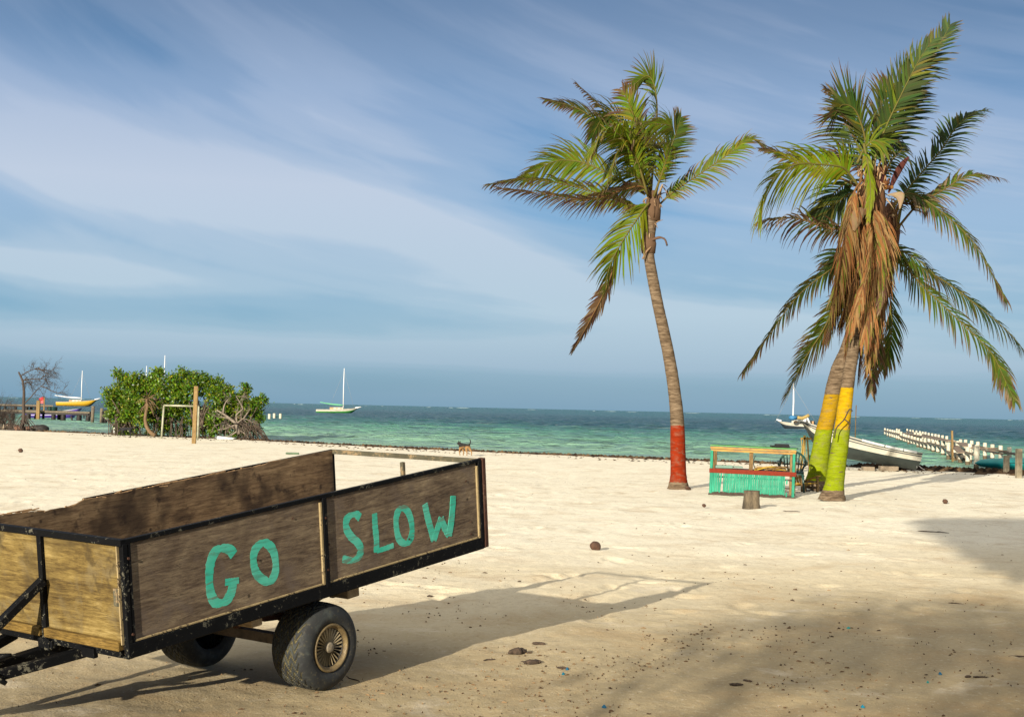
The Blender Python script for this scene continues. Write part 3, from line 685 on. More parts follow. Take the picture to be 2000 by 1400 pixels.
def trunk_mat(name, bands):
    """ringed grey palm bark with painted bands given by height in metres: [(z0, z1, colour)]"""
    m, n, b = newmat(name); v = coords(n); sp = N('ShaderNodeSeparateXYZ', n); n.links.new(v, sp.inputs[0])
    ns = noise_(n, coords(n, (5, 5, 26)), 1, 5, .65, .5); nb = noise_(n, v, 14, 5, .7); nh = noise_(n, coords(n, (3, 3, 3)), 1, 3)
    c = ramp_(n, ns, [(.30, (.040, .028, .018)), (.47, (.105, .074, .046)), (.62, (.175, .13, .085))])
    z = math_(n, 'ADD', sp.outputs[2], math_(n, 'MULTIPLY', math_(n, 'SUBTRACT', nb, .5), .10))
    for z0, z1, col in bands:
        mk = math_(n, 'MULTIPLY', math_(n, 'GREATER_THAN', z, z0), math_(n, 'LESS_THAN', z, z1))
        fade = ramp_(n, noise_(n, coords(n, (4, 4, 7), loc=(1, z0*5, 3)), 1, 5, .7, .4), [(.50, (0, 0, 0)), (.72, (.45,)*3)])
        scar = ramp_(n, noise_(n, coords(n, (9, 9, 30), loc=(z0*3, 1, 2)), 1, 4, .6, .6), [(.33, (0, 0, 0)), (.38, (1, 1, 1))])
        mk = math_(n, 'MULTIPLY', mk, scar)
        cc = mix_(n, ramp_(n, ns, [(.35, (0, 0, 0)), (.6, (1, 1, 1))]), tuple(x*.68 for x in col), col)
        c = mix_(n, mk, c, mix_(n, fade, cc, (.16, .13, .085)))
    n.links.new(c, b.inputs['Base Color']); b.inputs['Roughness'].default_value = .9; b.inputs['Specular IOR Level'].default_value = .08
    n.links.new(bump_(n, math_(n, 'ADD', ns, math_(n, 'MULTIPLY', nb, .5)), .7, .02), b.inputs['Normal'])
def trunk(root, pts, radii, mat):
    sp = spline(pts, 110); K = len(radii)-1; rr = []
    tot = 0
    for i, p in enumerate(sp):
        t = i/109*K; k = min(int(t), K-1); r_ = lerp(radii[k], radii[k+1], t-k)
        rr.append(r_*(1+.025*((i*.55) % 1) + .03*mnoise.noise(Vector((i*.2, 3, radii[0]*40)))))
    mb = MB(); mb.tube(sp, rr, 20, rough=.03); return mb.build('trunk', mat, root)
def z5(Y0, dy, pts): 
    k = len(pts)-1; return [P(940+x/2.373, 110+y/2.373, Y0+dy*(i/k)**1.2) for i, (x, y) in enumerate(pts)]
def z6(Y0, dy, pts):
    k = len(pts)-1; return [P(1420+x/3.11, 30+y/3.11, Y0+dy*(i/k)**1.2) for i, (x, y) in enumerate(pts)]
def z7(Y0, dy, pts):
    k = len(pts)-1; return [P(1420+x/2.5, 440+y/2.5, Y0+dy*(i/k)**1.2) for i, (x, y) in enumerate(pts)]
def crown_fibre(root, c, r, h, n=70, cols=((.10, .06, .035), (.20, .13, .075), (.28, .20, .12))):
    """torn leaf-base sheaths and fibre strips round the growing point"""
    mb = MB()
    for k in range(n):
        a = random.uniform(0, 6.28); z0 = random.uniform(-h*.5, h*.5); rr = r*random.uniform(.5, 1.05)
        p = c+Vector((math.cos(a)*rr, math.sin(a)*rr, z0)); l = random.uniform(.12, .42); o = Vector((math.cos(a), math.sin(a), 0))
        q = [p, p+o*l*.15+Vector((0, 0, l*.5)), p+o*l*random.uniform(.1, .7)+Vector((0, 0, l*random.uniform(-.4, .9)))]
        mb.tube(spline(q, 5), [.02, .025, .02, .012, .004], 4, col=random.choice(cols))
    mb.col = cols[0]; mb.tube([c-Vector((0, 0, h*.6)), c-Vector((0, 0, h*.2)), c+Vector((0, 0, h*.2)), c+Vector((0, 0, h*.6))], [r*.9, r*1.15, r*.95, r*.35], 12, rough=.2)
    return mb.build('leaf_sheath', 'fibre', root)
def palm_red():
    Y = 30.8; b = G(1325, 953); b.z = -.03; root = empty('palm_tree', b, 'windswept coconut palm standing alone with a red painted band round its trunk foot', 'palm tree')
    zz = lambda py: (P(1320, py, Y).z - b.z)
    trunk_mat('bark_red', [(zz(941), zz(831), (.20, .020, .004))])
    px = [(1325, 956, 24), (1325, 946, 19), (1325, 925, 15.5), (1324, 880, 14.5), (1323, 830, 13.5), (1319, 780, 12.5), (1309, 710, 11.5), (1297, 650, 11), (1286, 600, 10.5), (1276, 550, 10.5), (1268, 505, 10.5), (1266, 480, 12), (1268, 450, 13), (1272, 420, 12), (1275, 395, 9)]
    trunk(root, [P(x, y, Y) for x, y, r_ in px], [r_*Y/F for *_, r_ in px], 'bark_red')
    random.seed(21); TONE[0] = .2
    cc = P(1274, 402, Y)
    f = frond
    f(root, z5(Y, -.6, [(775, 690), (690, 690), (560, 640), (380, 592), (200, 570), (25, 595)]), .50, .75, .55, roll=.3, droop=.50)
    f(root, z5(Y-.1, -1.2, [(785, 650), (740, 602), (640, 625), (500, 665), (300, 640), (75, 612)]), .55, .35, 1.0, roll=-.2, droop=.45)
    f(root, z5(Y, .9, [(760, 640), (640, 570), (520, 510), (430, 485), (330, 490), (210, 560)]), .82, .5, .22, roll=.9, droop=.35)
    f(root, z5(Y, 1.3, [(760, 600), (650, 420), (540, 305), (430, 235), (300, 203)]), .55, .4, .5, roll=.5, droop=.3)
    f(root, z5(Y+.2, 1.0, [(750, 560), (660, 380), (560, 245), (440, 125)]), .45, .2, .7, roll=.2, droop=.3)
    f(root, z5(Y, -.4, [(770, 600), (750, 430), (718, 310), (690, 230), (655, 160)]), .55, .55, .45, roll=.9, droop=.35)
    f(root, z5(Y, .5, [(785, 640), (803, 430), (815, 250), (800, 130), (765, 92), (700, 140)]), .62, .3, .3, roll=1.2, droop=.12, wind=Vector((-.1, 0, 0)))
    f(root, z5(Y-.2, -1.2, [(800, 650), (845, 520), (880, 400), (878, 325), (770, 312)]), .80, .5, .32, roll=1.4, droop=.55, wind=Vector((-.3, 0, -.1)))
    f(root, z5(Y+.3, .6, [(800, 660), (850, 500), (898, 370), (925, 285)]), .58, .15, .3, roll=1.2, droop=.15, wind=Vector((.1, 0, 0)))
    f(root, z5(Y+.1, .2, [(800, 740), (825, 690), (900, 622), (1030, 535), (1150, 452), (1240, 385), (1310, 412)]), .55, .4, .4, roll=.9, droop=.4, wind=Vector((.12, 0, 0)), start=.25)
    f(root, z5(Y-.2, -.5, [(778, 680), (745, 720), (665, 840), (605, 950), (570, 1070)]), .85, .62, .22, roll=1.35, droop=.25, start=.06, wind=Vector((-.02, 0, -.15)))
    f(root, z5(Y-.2, -.6, [(640, 900), (585, 1060), (500, 1230), (428, 1358)]), .38, .1, 1.6, roll=1.3, droop=.3, sweep=.3, spacing=.045)
    f(root, z5(Y-.3, -1.4, [(770, 640), (720, 480), (650, 370), (570, 362), (500, 450)]), .85, .6, .25, roll=.4, droop=.75)
    f(root, z5(Y-.2, -.9, [(770, 640), (730, 500), (690, 430), (640, 440), (590, 540)]), .75, .4, .25, roll=.3, droop=.7)
    f(root, z5(Y, .6, [(770, 640), (730, 470), (650, 300), (570, 280), (510, 380)]), .75, .2, .35, roll=.5, droop=.6)
    f(root, z5(Y-.1, -.7, [(775, 650), (750, 600), (720, 560), (650, 540), (560, 620)]), .7, .5, .3, roll=.2, droop=.7)
    f(root, z5(Y, -.7, [(785, 620), (775, 500), (765, 400), (720, 330), (690, 400)]), .75, .2, .45, roll=.6, droop=.8)
    f(root, z5(Y+.2, .5, [(785, 620), (775, 520), (800, 430), (840, 400)]), .7, .1, .35, roll=.8, droop=.8)
    crown_fibre(root, P(1276, 402, Y), .16, .55, 60); crown_fibre(root, P(1267, 468, Y), .15, .5, 16)
    mb = MB(); mb.tube(spline([P(1270, 470, Y-.1), P(1280, 466, Y-.2), P(1290, 464, Y-.25), P(1299, 468, Y-.25), P(1303, 480, Y-.2)], 10), [.03]*5+[.02]*5, 6, col=(.10, .06, .04))
    mb.tube(spline([P(1272, 482, Y-.15), P(1262, 492, Y-.2), P(1255, 506, Y-.2)], 6), .02, 6, col=(.22, .14, .08)); mb.build('dead_stalk', 'fibre', root)
palm_red()
def palm_twins():
    YA, YB = 31.4, 28.0
    a = G(1590, 953); a.z = -.03; b = G(1627, 976); b.z = -.03
    ra = empty('palm_tree', a, 'further leaning twin palm with a yellow and green painted trunk, behind the nearer one', 'palm tree', 'crossing yellow and green palms')
    rb = empty('palm_tree', b, 'nearer palm of the crossing pair, its crown hung with a skirt of dead brown fronds', 'palm tree', 'crossing yellow and green palms')
    za = lambda py: P(1600, py, YA).z-a.z; zb = lambda py: P(1640, py, YB).z-b.z
    GR, YE = (.18, .225, .004), (.40, .245, .004)
    trunk_mat('bark_far_twin', [(za(939), za(839), GR), (za(839), za(770), (.30, .18, .006))])
    trunk_mat('bark_near_twin', [(zb(957), zb(838), GR), (zb(838), zb(757), YE)])
    px = [(1588, 957, 24), (1592, 945, 21), (1597, 925, 19), (1603, 880, 17), (1610, 840, 16), (1620, 800, 15), (1628, 760, 15), (1640, 720, 16), (1655, 680, 13), (1680, 600, 12), (1705, 530, 11), (1725, 475, 11), (1738, 440, 9)]
    trunk(ra, [P(x, y, YA) for x, y, r_ in px], [r_*YA/F for *_, r_ in px], 'bark_far_twin')
    px = [(1625, 979, 28), (1627, 966, 23), (1630, 945, 18), (1636, 900, 17), (1642, 860, 16), (1648, 810, 14), (1655, 757, 12.5), (1660, 720, 12.5), (1667, 680, 11), (1676, 600, 11), (1686, 520, 11), (1696, 440, 11), (1704, 370, 10)]
    trunk(rb, [P(x, y, YB) for x, y, r_ in px], [r_*YB/F for *_, r_ in px], 'bark_near_twin')
    random.seed(33); TONE[0] = .05; f = frond; Y = YB
    W0 = Vector((-.03, .03, 0)); WR = Vector((.10, 0, 0))
    f(rb, z6(Y, .3, [(880, 1000), (905, 850), (945, 700), (1010, 540), (1095, 380), (1200, 300), (1290, 180), (1355, 60)]), .62, .0, .15, roll=1.25, droop=.14, wind=WR)
    f(rb, z6(Y-.3, .1, [(870, 1000), (900, 860), (960, 690), (1040, 520), (1110, 380), (1180, 250), (1250, 150)]), .55, .15, .15, roll=1.45, droop=.12, wind=WR)
    f(rb, z6(Y+.3, .6, [(890, 1000), (960, 820), (1040, 660), (1120, 520), (1170, 420)]), .62, .0, .15, roll=1.2, droop=.2, wind=WR)
    f(rb, z6(Y-.2, -.5, [(860, 980), (840, 760), (800, 620), (760, 560), (700, 545), (650, 610)]), .85, .25, .35, roll=1.3, droop=.15, wind=Vector((.08, 0, .05)))
    f(rb, z6(Y+.2, .5, [(860, 960), (810, 740), (740, 600), (670, 500), (600, 450)]), .42, .35, .6, roll=.7, droop=.25, wind=W0)
    f(rb, z6(Y+.1, .4, [(880, 960), (895, 760), (925, 600), (955, 480), (975, 420)]), .60, .35, .35, roll=1.2, droop=.3, wind=W0)
    f(rb, z6(Y, -.3, [(860, 980), (820, 860), (770, 740), (720, 650), (690, 560)]), .85, .1, .3, roll=1.2, droop=.25, wind=W0)
    f(rb, z6(Y+.4, .5, [(860, 1000), (780, 900), (700, 850), (610, 840)]), .6, .05, .6, roll=.8, droop=.4, wind=W0)
    f(rb, z6(Y-.2, -1.2, [(800, 1040), (740, 960), (690, 920), (560, 905), (420, 905), (300, 970), (225, 1090), (190, 1240)]), 1.0, 1.0, .16, roll=.95, droop=.6, wind=Vector((-.02, 0, 0)))
    f(rb, z6(Y+.4, .6, [(800, 1040), (620, 960), (450, 905), (300, 830), (205, 812)]), .30, .4, .7, roll=.2, droop=.3)
    f(rb, z6(Y, -.6, [(800, 1330), (720, 1305), (600, 1290), (450, 1240), (300, 1232), (190, 1250)]), .62, .35, .9, roll=.25, droop=.75, wind=Vector((.05, 0, 0)))
    f(rb, z6(Y+.6, .6, [(820, 1000), (740, 1010), (650, 1080), (580, 1180), (545, 1210)]), .70, .02, .15, roll=.8, droop=.35, wind=W0)
    f(rb, z6(Y+.5, .6, [(820, 1040), (720, 1100), (620, 1180), (560, 1260)]), .6, .02, .2, roll=.9, droop=.4, wind=W0)
    f(rb, z6(Y-.5, -.2, [(830, 780), (858, 920), (872, 1060), (860, 1230)]), .32, .85, .2, roll=.9, droop=.4, sweep=.25)
    f(rb, z6(Y-.4, -.3, [(790, 900), (840, 800), (900, 760), (960, 790)]), .70, .55, .2, roll=1.0, droop=.7, wind=W0)
    f(rb, z6(Y, .6, [(930, 1060), (990, 900), (1060, 820), (1080, 780)]), .5, .05, .3, roll=1, droop=.6)
    Y = YA-.6
    f(ra, z6(Y, .6, [(1040, 1260), (1080, 1090), (1180, 960), (1300, 820), (1385, 690), (1470, 610), (1570, 573)]), .58, .02, .15, roll=.45, droop=.38, wind=WR*.6)
    f(ra, z6(Y, .4, [(1030, 1300), (1160, 1150), (1300, 1070), (1420, 995), (1530, 965), (1670, 990)]), .50, .25, .6, roll=.35, droop=.45, wind=WR*.6)
    f(ra, z6(Y, -.8, [(1000, 1180), (1060, 1100), (1130, 1085), (1230, 1140), (1370, 1250), (1500, 1385), (1620, 1590), (1700, 1740)]), .62, .35, .5, roll=.2, droop=.62, wind=W0)
    f(ra, z7(Y, -.3, [(740, 110), (780, 105), (860, 130), (960, 190), (1030, 262)]), .80, .45, .45, roll=.2, droop=.7, wind=W0)
    f(ra, z7(Y, -1.2, [(740, 130), (800, 110), (920, 260), (1090, 425), (1280, 610), (1350, 740), (1405, 860)]), .66, .35, .35, roll=.25, droop=.55, wind=Vector((-.05, 0, 0)))
    f(ra, z7(Y, .2, [(740, 160), (880, 180), (1040, 260), (1200, 375), (1340, 490), (1440, 600), (1490, 720)]), .62, .08, .3, roll=.2, droop=.62, wind=W0)
    f(ra, z7(Y+.4, .3, [(740, 120), (770, 250), (805, 420), (795, 590), (762, 700)]), .62, .3, .3, roll=.9, droop=.35, wind=W0)
    f(ra, z7(Y+.2, 0, [(700, 200), (720, 450), (715, 620), (702, 810)]), .55, .25, .6, roll=.8, droop=.4, wind=W0)
    f(ra, z7(Y+.5, .6, [(700, 60), (600, 160), (500, 220), (340, 350), (190, 560), (75, 722)]), .55, .2, .45, roll=.25, droop=.55, wind=WR*.5)
    f(ra, z7(Y+.2, -.6, [(640, 180), (540, 360), (470, 510), (375, 660), (290, 832)]), .72, .45, .45, roll=1.0, droop=.25, wind=Vector((-.05, 0, .02)))
    f(ra, z7(Y+.4, .3, [(700, 100), (600, 120), (520, 150), (480, 190)]), .5, .02, .3, roll=.8, droop=.4)
    f(ra, z6(Y, .2, [(1040, 1300), (1030, 1180), (1090, 1110), (1200, 1130), (1290, 1190)]), .45, .6, 1.3, roll=.3, droop=.9)
    # skirt of dead fronds
    random.seed(44); Y = YB
    dead = [([(820, 1000), (770, 1080), (740, 1250)], (505, 430)), ([(820, 960), (790, 1100), (760, 1300)], (545, 540)), ([(840, 1040), (820, 1200), (800, 1350)], (590, 640)), ([(860, 1050), (850, 1200), (860, 1380)], (628, 610)),
            ([(880, 1060), (890, 1200), (900, 1350)], (670, 560)), ([(900, 1080), (930, 1200), (945, 1350)], (715, 600)), ([(840, 1020), (800, 1150), (760, 1330)], (520, 330)), ([(900, 1060), (940, 1180), (960, 1340)], (745, 500)),
            ([(870, 1080), (870, 1200), (880, 1350)], (600, 500)), ([(860, 1100), (840, 1250), (830, 1380)], (560, 460)), ([(880, 1100), (900, 1250), (910, 1380)], (690, 680)), ([(870, 1040), (850, 1200), (820, 1360)], (570, 720)), ([(900, 1040), (910, 1200), (930, 1380)], (655, 440)), ([(850, 1040), (810, 1200), (790, 1380)], (490, 520)), ([(890, 1000), (900, 1150), (890, 1380)], (640, 720))]
    for k, (p6, e) in enumerate(dead):
        Yk = Y-.45+.28*(k % 4); px = [(1420+x/3.11, 30+y/3.11) for x, y in p6]; ex, ey = 1420+e[0]/2.5, 440+e[1]/2.5
        lx, ly = px[-1]; px += [(lerp(lx, ex, .5)+random.uniform(-4, 4), lerp(ly, ey, .55)), (ex, ey)]
        pts = [P(x, y, Yk-.12*math.sin(i/4*3)) for i, (x, y) in enumerate(px)]
        f(rb, pts, random.uniform(.6, .85), .2, 1, roll=random.uniform(0, 3), droop=.95, dead=True, sweep=.30, spacing=.026, start=.22, name='dead_frond', wl=.034, wind=Vector((0, 0, 0)), curl=1.2)
    f(rb, z7(YB-.1, -.3, [(620, -60), (560, 120), (535, 300), (515, 440), (500, 560)]), .5, .6, .5, roll=.9, droop=.5, sweep=.35, start=.3)
    f(rb, z7(YB-.5, -.2, [(690, -40), (740, 120), (755, 260), (745, 400)]), .4, .6, .6, roll=.9, droop=.6, sweep=.3, start=.3)
    crown_fibre(rb, P(1704, 378, YB), .24, .9, 110, ((.12, .06, .03), (.26, .15, .07), (.34, .24, .14)))
    crown_fibre(ra, P(1738, 440, YA), .20, .8, 60, ((.10, .05, .03), (.22, .10, .06), (.30, .20, .12)))
    def spathe(root, a, b, wd, col, bend=(0, 0, .1)):
        mb = MB(); a, b = Vector(a), Vector(b); d = b-a; n = 10; side = d.cross(Vector((0, 1, 0))).normalized()
        rows = []
        for i in range(n+1):
            t = i/n; c = a+d*t+Vector(bend)*math.sin(math.pi*t); w_ = wd*math.sin(math.pi*min(.98, t*.85+.08))
            rows.append([mb.addv(c+side*w_*math.sin(q)+Vector((0, -1, 0))*w_*.5*math.cos(q), tuple(x*random.uniform(.85, 1.1) for x in col)) for q in (-1.4, -.7, 0, .7, 1.4)])
        for i in range(n):
            for j in range(4): mb.f.append((rows[i][j], rows[i][j+1], rows[i+1][j+1], rows[i+1][j]))
        mb.build('spathe', 'fibre', root, fix=False)
    q = lambda x, y, Y_: P(1420+x/3.11, 30+y/3.11, Y_)
    spathe(rb, q(820, 1170, YB-.5), q(770, 1310, YB-.6), .12, (.15, .095, .05)); spathe(rb, q(975, 1090, YB-.4), q(1050, 1175, YB-.5), .09, (.22, .165, .10), (.12, 0, .12))
    spathe(rb, q(980, 1080, YB-.1), q(1105, 860, YB), .065, (.06, .02, .017)); spathe(rb, q(925, 1050, YB-.2), q(970, 890, YB-.1), .06, (.05, .015, .014))
    mb = MB()
    for k in range(26):
        p = q(960, 1020, YB-.1)+Vector((random.gauss(0, .05), random.gauss(0, .04), random.gauss(0, .06)))
        mb.col = random.choice([(.12, .05, .018), (.17, .08, .02), (.07, .03, .015)]); mb.blob(p, random.uniform(.03, .05), 6, .1)
    mb.build('flower_cluster', 'fibre', rb)
    mb = MB(); r0 = lambda x, y: P(1340+x/3.03, 740+y/3.03, YB-.42)
    mb.tube(spline([r0(985, 190), r0(966, 180), r0(935, 240), r0(890, 290), r0(878, 350)], 14), .012, 6, col=(.05, .04, .03)); mb.tube(spline([r0(940, 240), r0(968, 265), r0(962, 295)], 8), .012, 6, col=(.05, .04, .03))
    mb.build('tied_cable', 'fibre', rb)
palm_twins()
# ================================================================== STALL AND THINGS ROUND IT
simple('aqua_paint', (.03, .27, .165), .6, .4, 14, .4, (.014, .14, .085), sc3=(1.5, 1.5, .25), spec=.12); simple('red_paint', (.15, .018, .006), .6, .4, 20, .3, (.09, .012, .005), edges=(.3, .5), spec=.1)
simple('orange_wood', (.34, .18, .010), .6, .4, 18, .3, (.17, .075, .006), sc3=(.3, 1, 1)); simple('green_paint', (.035, .20, .01), .5, .3, 12, .2)
wood('raw_post', ((.04, .022, .008), (.11, .065, .025), (.18, .115, .045), (.24, .165, .075)), 'z', 1.0); wood('gold_post', ((.08, .045, .015), (.17, .105, .04), (.24, .16, .065), (.31, .22, .10)), 'z', .8)
simple('yellow_paint', (.32, .20, .01), .55, .3, 12, .2, (.20, .11, .01)); simple('dark_wood', (.055, .035, .022), .8, .5, 16, .4); simple('chair_green', (.008, .045, .035), .35, .2, 5, 0)
simple('black_cloth', (.012, .012, .014), .8, .5, 18, .6, bdist=.02); simple('pale_board', (.15, .25, .20), .6, .2, 10, .1)
simple('stump_bark', (.15, .115, .07), .9, .5, 9, .8, (.035, .027, .017), bdist=.02, sc3=(1, 1, .4)); simple('stump_top', (.10, .075, .05), .9, .4, 20, .5)
simple('husk', (.09, .04, .02), .8, .5, 30, .7, (.05, .025, .015), bdist=.01)
def stall():
    Y = 29.0; a = P(1386, 968, 29.1); b = P(1551, 972, 28.7); ux = Vector((b.x-a.x, b.y-a.y, 0)); Wd = ux.length; ang = math.atan2(ux.y, ux.x)
    rot = Matrix.Rotation(ang, 3, 'Z') @ Matrix.Rotation(R(1.0), 3, 'Y')
    root = empty('market_stall', Vector((a.x, a.y, -.01)), 'small beach stall of turquoise slats with a red rail and green top', 'stall', rot=rot)
    T = WM[root.name]; s = .97/93; X = lambda px: (px-1386)*Wd/165; Z = lambda py: (966-py)*s
    B = lambda mb, name, mat, **k: mb.build(name, mat, root, T=T, **k)
    D = .62
    mb = MB(); mb.box((Wd/2, D/2, Z(870)), (Wd+.04, D+.06, .022)); B(mb, 'top_board', 'green_paint', bevel=.003)
    mb = MB(); mb.box((Wd/2, -.02, Z(874.2)), (Wd+.03, .025, .042)); mb.box((Wd/2, -.012, Z(879)), (Wd+.01, .025, .040)); B(mb, 'fascia', 'orange_wood', bevel=.003)
    for x, w_ in ((X(1387.5), .055), (X(1548.5), .055)):
        mb = MB(); mb.box((x, 0, (Z(880)+.0)/2), (w_, .05, Z(880)+.02)); B(mb, 'corner_post', 'aqua_paint', bevel=.004)
    for x, y in ((X(1392), .03), (X(1465), .04), (X(1543), .03), (X(1390), D-.03), (X(1548), D-.03)):
        mb = MB(); mb.box((x+.0, y, Z(880)/2), (.045 if y != .04 else .075, .045, Z(880))); B(mb, 'inner_post', 'raw_post')
    mb = MB(); mb.box((Wd/2+.005, -.035, Z(918.5)), (Wd+.05, .03, .088)); mb.box((X(1549), .25, Z(919)), (.035, .55, .08)); B(mb, 'counter_rail', 'red_paint', bevel=.003)
    mb = MB(); mb.box((Wd/2, .30, Z(915)), (Wd-.1, .52, .02)); B(mb, 'shelf', 'dark_wood')
    random.seed(3)
    x = X(1386.5); 
    while x < X(1531):
        w_ = random.uniform(.028, .045)
        if not (X(1407.5) < x < X(1411.5)):
            top = Z(922.5); bot = Z(959)+random.uniform(-.012, .012)
            tilt = Matrix.Rotation(random.uniform(-.015, .015)+(.07 if X(1403) < x < X(1408) else 0), 3, 'Y')
            mb = MB(); mb.box((x+w_/2, -.032+random.uniform(-.004, .004), (top+bot)/2), (w_-.004, .014, top-bot), tilt); B(mb, 'slat', 'aqua_paint')
        x += w_
    for k, (x0, x1) in enumerate(((1534, 1538), (1534, 1538))):
        z0, z1 = ((930, 938), (954, 962))[k]
        mb = MB(); mb.box((X(1536), -.02, (Z(z0)+Z(z1))/2), (.03, .012, abs(Z(z0)-Z(z1)))); B(mb, 'slat', 'aqua_paint')
    mb = MB(); mb.box((Wd/2, -.005, Z(960.5)), (Wd-.08, .02, .035)); mb.box((Wd/2, -.0, Z(930)), (Wd-.1, .02, .035)); mb.box((X(1537), 0, Z(946)), (.10, .015, .03)); B(mb, 'back_rail', 'dark_wood')
    mb = MB(); mb.box((Wd/2, -.01, .015), (Wd+.05, .09, .05)); mb.box((Wd/2, D-.05, .015), (Wd, .07, .05)); B(mb, 'base_beam', 'dark_wood', bevel=.005)
    W = lambda x, y, z: T @ Vector((x, y, z))
    # on the top: folded black cloth
    mb = MB(); mb.box((0, 0, .022), (.30, .26, .04), Matrix.Rotation(.1, 3, 'Z')); mb.box((.02, .01, .055), (.27, .22, .032), Matrix.Rotation(-.06, 3, 'Z')); mb.box((-.16, 0, .018), (.10, .18, .03), Matrix.Rotation(.3, 3, 'Y'))
    p = W(X(1521), .22, Z(870)+.012); mb.build('folded_cloth', 'black_cloth', None, bevel=.010); o = bpy.data.objects['folded_cloth']; o.location = p; tag(o, 'folded black cloth lying on the green top of the stall', 'cloth')
    mb = MB(); mb.box((0, 0, .03), (.36, .22, .055), Matrix.Rotation(.0, 3, 'Z')); mb.box((.28, .05, .03), (.24, .14, .03), Matrix.Rotation(.04, 3, 'Y'))
    o = mb.thing('tray', 'pale_board', (0, 0, 0), 'pale blue green tray resting on the left of the stall shelf', 'tray', bevel=.005); o.location = W(X(1409), .2, Z(915)+.012)
    # heap of sticks and dry stems
    mb = MB(); random.seed(8)
    for k in range(34):
        a_ = random.uniform(-.35, .35)+(3.14 if random.random() < .3 else 0); l = random.uniform(.15, .42); c = Vector((random.uniform(-.22, .25), random.uniform(-.1, .1), random.uniform(.01, .07)))
        d = Vector((math.cos(a_), math.sin(a_)*.5, random.uniform(-.12, .16)))*l
        mb.tube([c-d*.5, c+Vector((0, 0, .015)), c+d*.5], [.010, .012, .006], 5, col=random.choice([(.40, .27, .03), (.16, .09, .03), (.10, .06, .03), (.30, .20, .08)]))
    mb.tube(spline([(-.30, 0, .02), (-.34, 0, .10), (-.345, 0, .20), (-.31, 0, .29)], 8), .010, 6, col=(.05, .06, .05))
    for k in range(3): mb.tube([(-.1+.16*k, -.06, .05), (-.04+.17*k, -.16, -.08)], [.012, .004], 5, col=(.10, .06, .03))
    o = mb.thing('stick_pile', 'litter', (0, 0, 0), 'heap of dry sticks and yellow stems on the stall shelf', 'sticks'); o.location = W(X(1503), .12, Z(915)+.012)
attrmat('litter', .85, 0, spec=.1); attrmat('wrack', .9, 0, spec=.1)
stall()
def plastic_chair():
    b = P(1547, 952, 30.6); b.z = 0
    root = empty('garden_chair', b, 'dark green plastic garden chair with slatted round back behind the stall', 'chair', rot=Matrix.Rotation(R(-8), 3, 'Z'))
    T = WM[root.name]; B = lambda mb, n: mb.build(n, 'chair_green', root, T=T)
    mb = MB(); mb.box((0, .0, .43), (.46, .44, .025)); mb.box((0, -.22, .41), (.46, .02, .06)); B(mb, 'seat')
    mb = MB(); arc = [Vector((.27*math.sin(a), -.20-.05*math.cos(a), .62+.24*math.cos(a))) for a in np.linspace(-1.75, 1.75, 21)]
    mb.tube(arc, .022, 6)
    for k in range(7):
        x = -.18+.06*k; zt = .62+.24*math.sqrt(max(0, 1-(x/.27)**2)); mb.bar((x*.85, -.19, .43), (x*1.1, -.245, zt-.01), .026, .014, up=(0, 1, 0))
    mb.tube([Vector((-.22, -.215, .60)), Vector((0, -.235, .60)), Vector((.22, -.215, .60))], .016, 6); B(mb, 'backrest')
    for s in (-1, 1):
        mb = MB(); mb.tube(spline([(s*.25, -.21, .66), (s*.30, -.02, .64), (s*.30, .16, .63), (s*.27, .24, .55)], 10), [.026]*10, 6); B(mb, 'armrest')
        for y in (-.21, .21):
            mb = MB(); mb.tube([(s*.20, y, .44), (s*.24, y*1.12, .0)], [.028, .022], 6); B(mb, 'leg')
        mb = MB(); mb.tube([(s*.21, .20, .44), (s*.27, .22, .58)], [.024, .02], 6); B(mb, 'arm_support')
plastic_chair()
def yellow_chair():
    b = P(1570, 948, 30.9); b.z = 0
    root = empty('deck_chair', b, 'low yellow wooden slatted chair half hidden behind the green palm trunks', 'chair', rot=Matrix.Rotation(R(25), 3, 'Z') @ Matrix.Scale(.8, 3))
    T = WM[root.name]; B = lambda mb, n, m='yellow_paint', **k: mb.build(n, m, root, T=T, **k)
    for s in (-1, 1):
        mb = MB(); mb.box((s*.25, -.26, .19), (.05, .05, .42)); B(mb, 'leg', 'raw_post'); mb = MB(); mb.box((s*.25, .26, .14), (.05, .05, .30)); B(mb, 'leg', 'raw_post')
        mb = MB(); mb.bar((s*.26, -.32, .44), (s*.26, .26, .28), .09, .022); B(mb, 'armrest')
    mb = MB()
    for k in range(6): mb.box((0, -.25+.09*k, .24-.018*k), (.50, .07, .018))
    B(mb, 'seat_slats')
    mb = MB()
    for k in range(5): mb.bar((-.19+.095*k, .22, .14), (-.19+.095*k, .42, .60), .075, .018, up=(0, 1, .3))
    B(mb, 'backrest')
yellow_chair()
def stump():
    b = G(1468, 992); b.z = -.03
    root = empty('tree_stump', b, 'short grey palm stump used as a stool in front of the turquoise stall', 'stump')
    mb = MB(); n = 36; prof = [(.165, 0), (.158, .05), (.148, .11), (.142, .2), (.140, .28), (.139, .335)]; mb.lathe(prof, n, smooth=True)
    for i, (x, y, z) in enumerate(mb.v):
        k = 1+.10*mnoise.noise(Vector((x*9, y*9, z*3)))+.03*mnoise.noise(Vector((x*30, y*30, z*20))); mb.v[i] = (x*k, y*k, z)
    mb.build('bark', 'stump_bark', root, T=Matrix.Translation(b))
    mb2 = MB(); ring = mb.v[-n:]; c = mb2.addv((0, 0, .325)); ids = [mb2.addv((x*.97, y*.97, .337)) for x, y, z in ring]
    for j in range(n): mb2.f.append((c, ids[j], ids[(j+1) % n]))
    mb2.build('cut_top', 'stump_top', root, T=Matrix.Translation(b), fix=False)
stump()
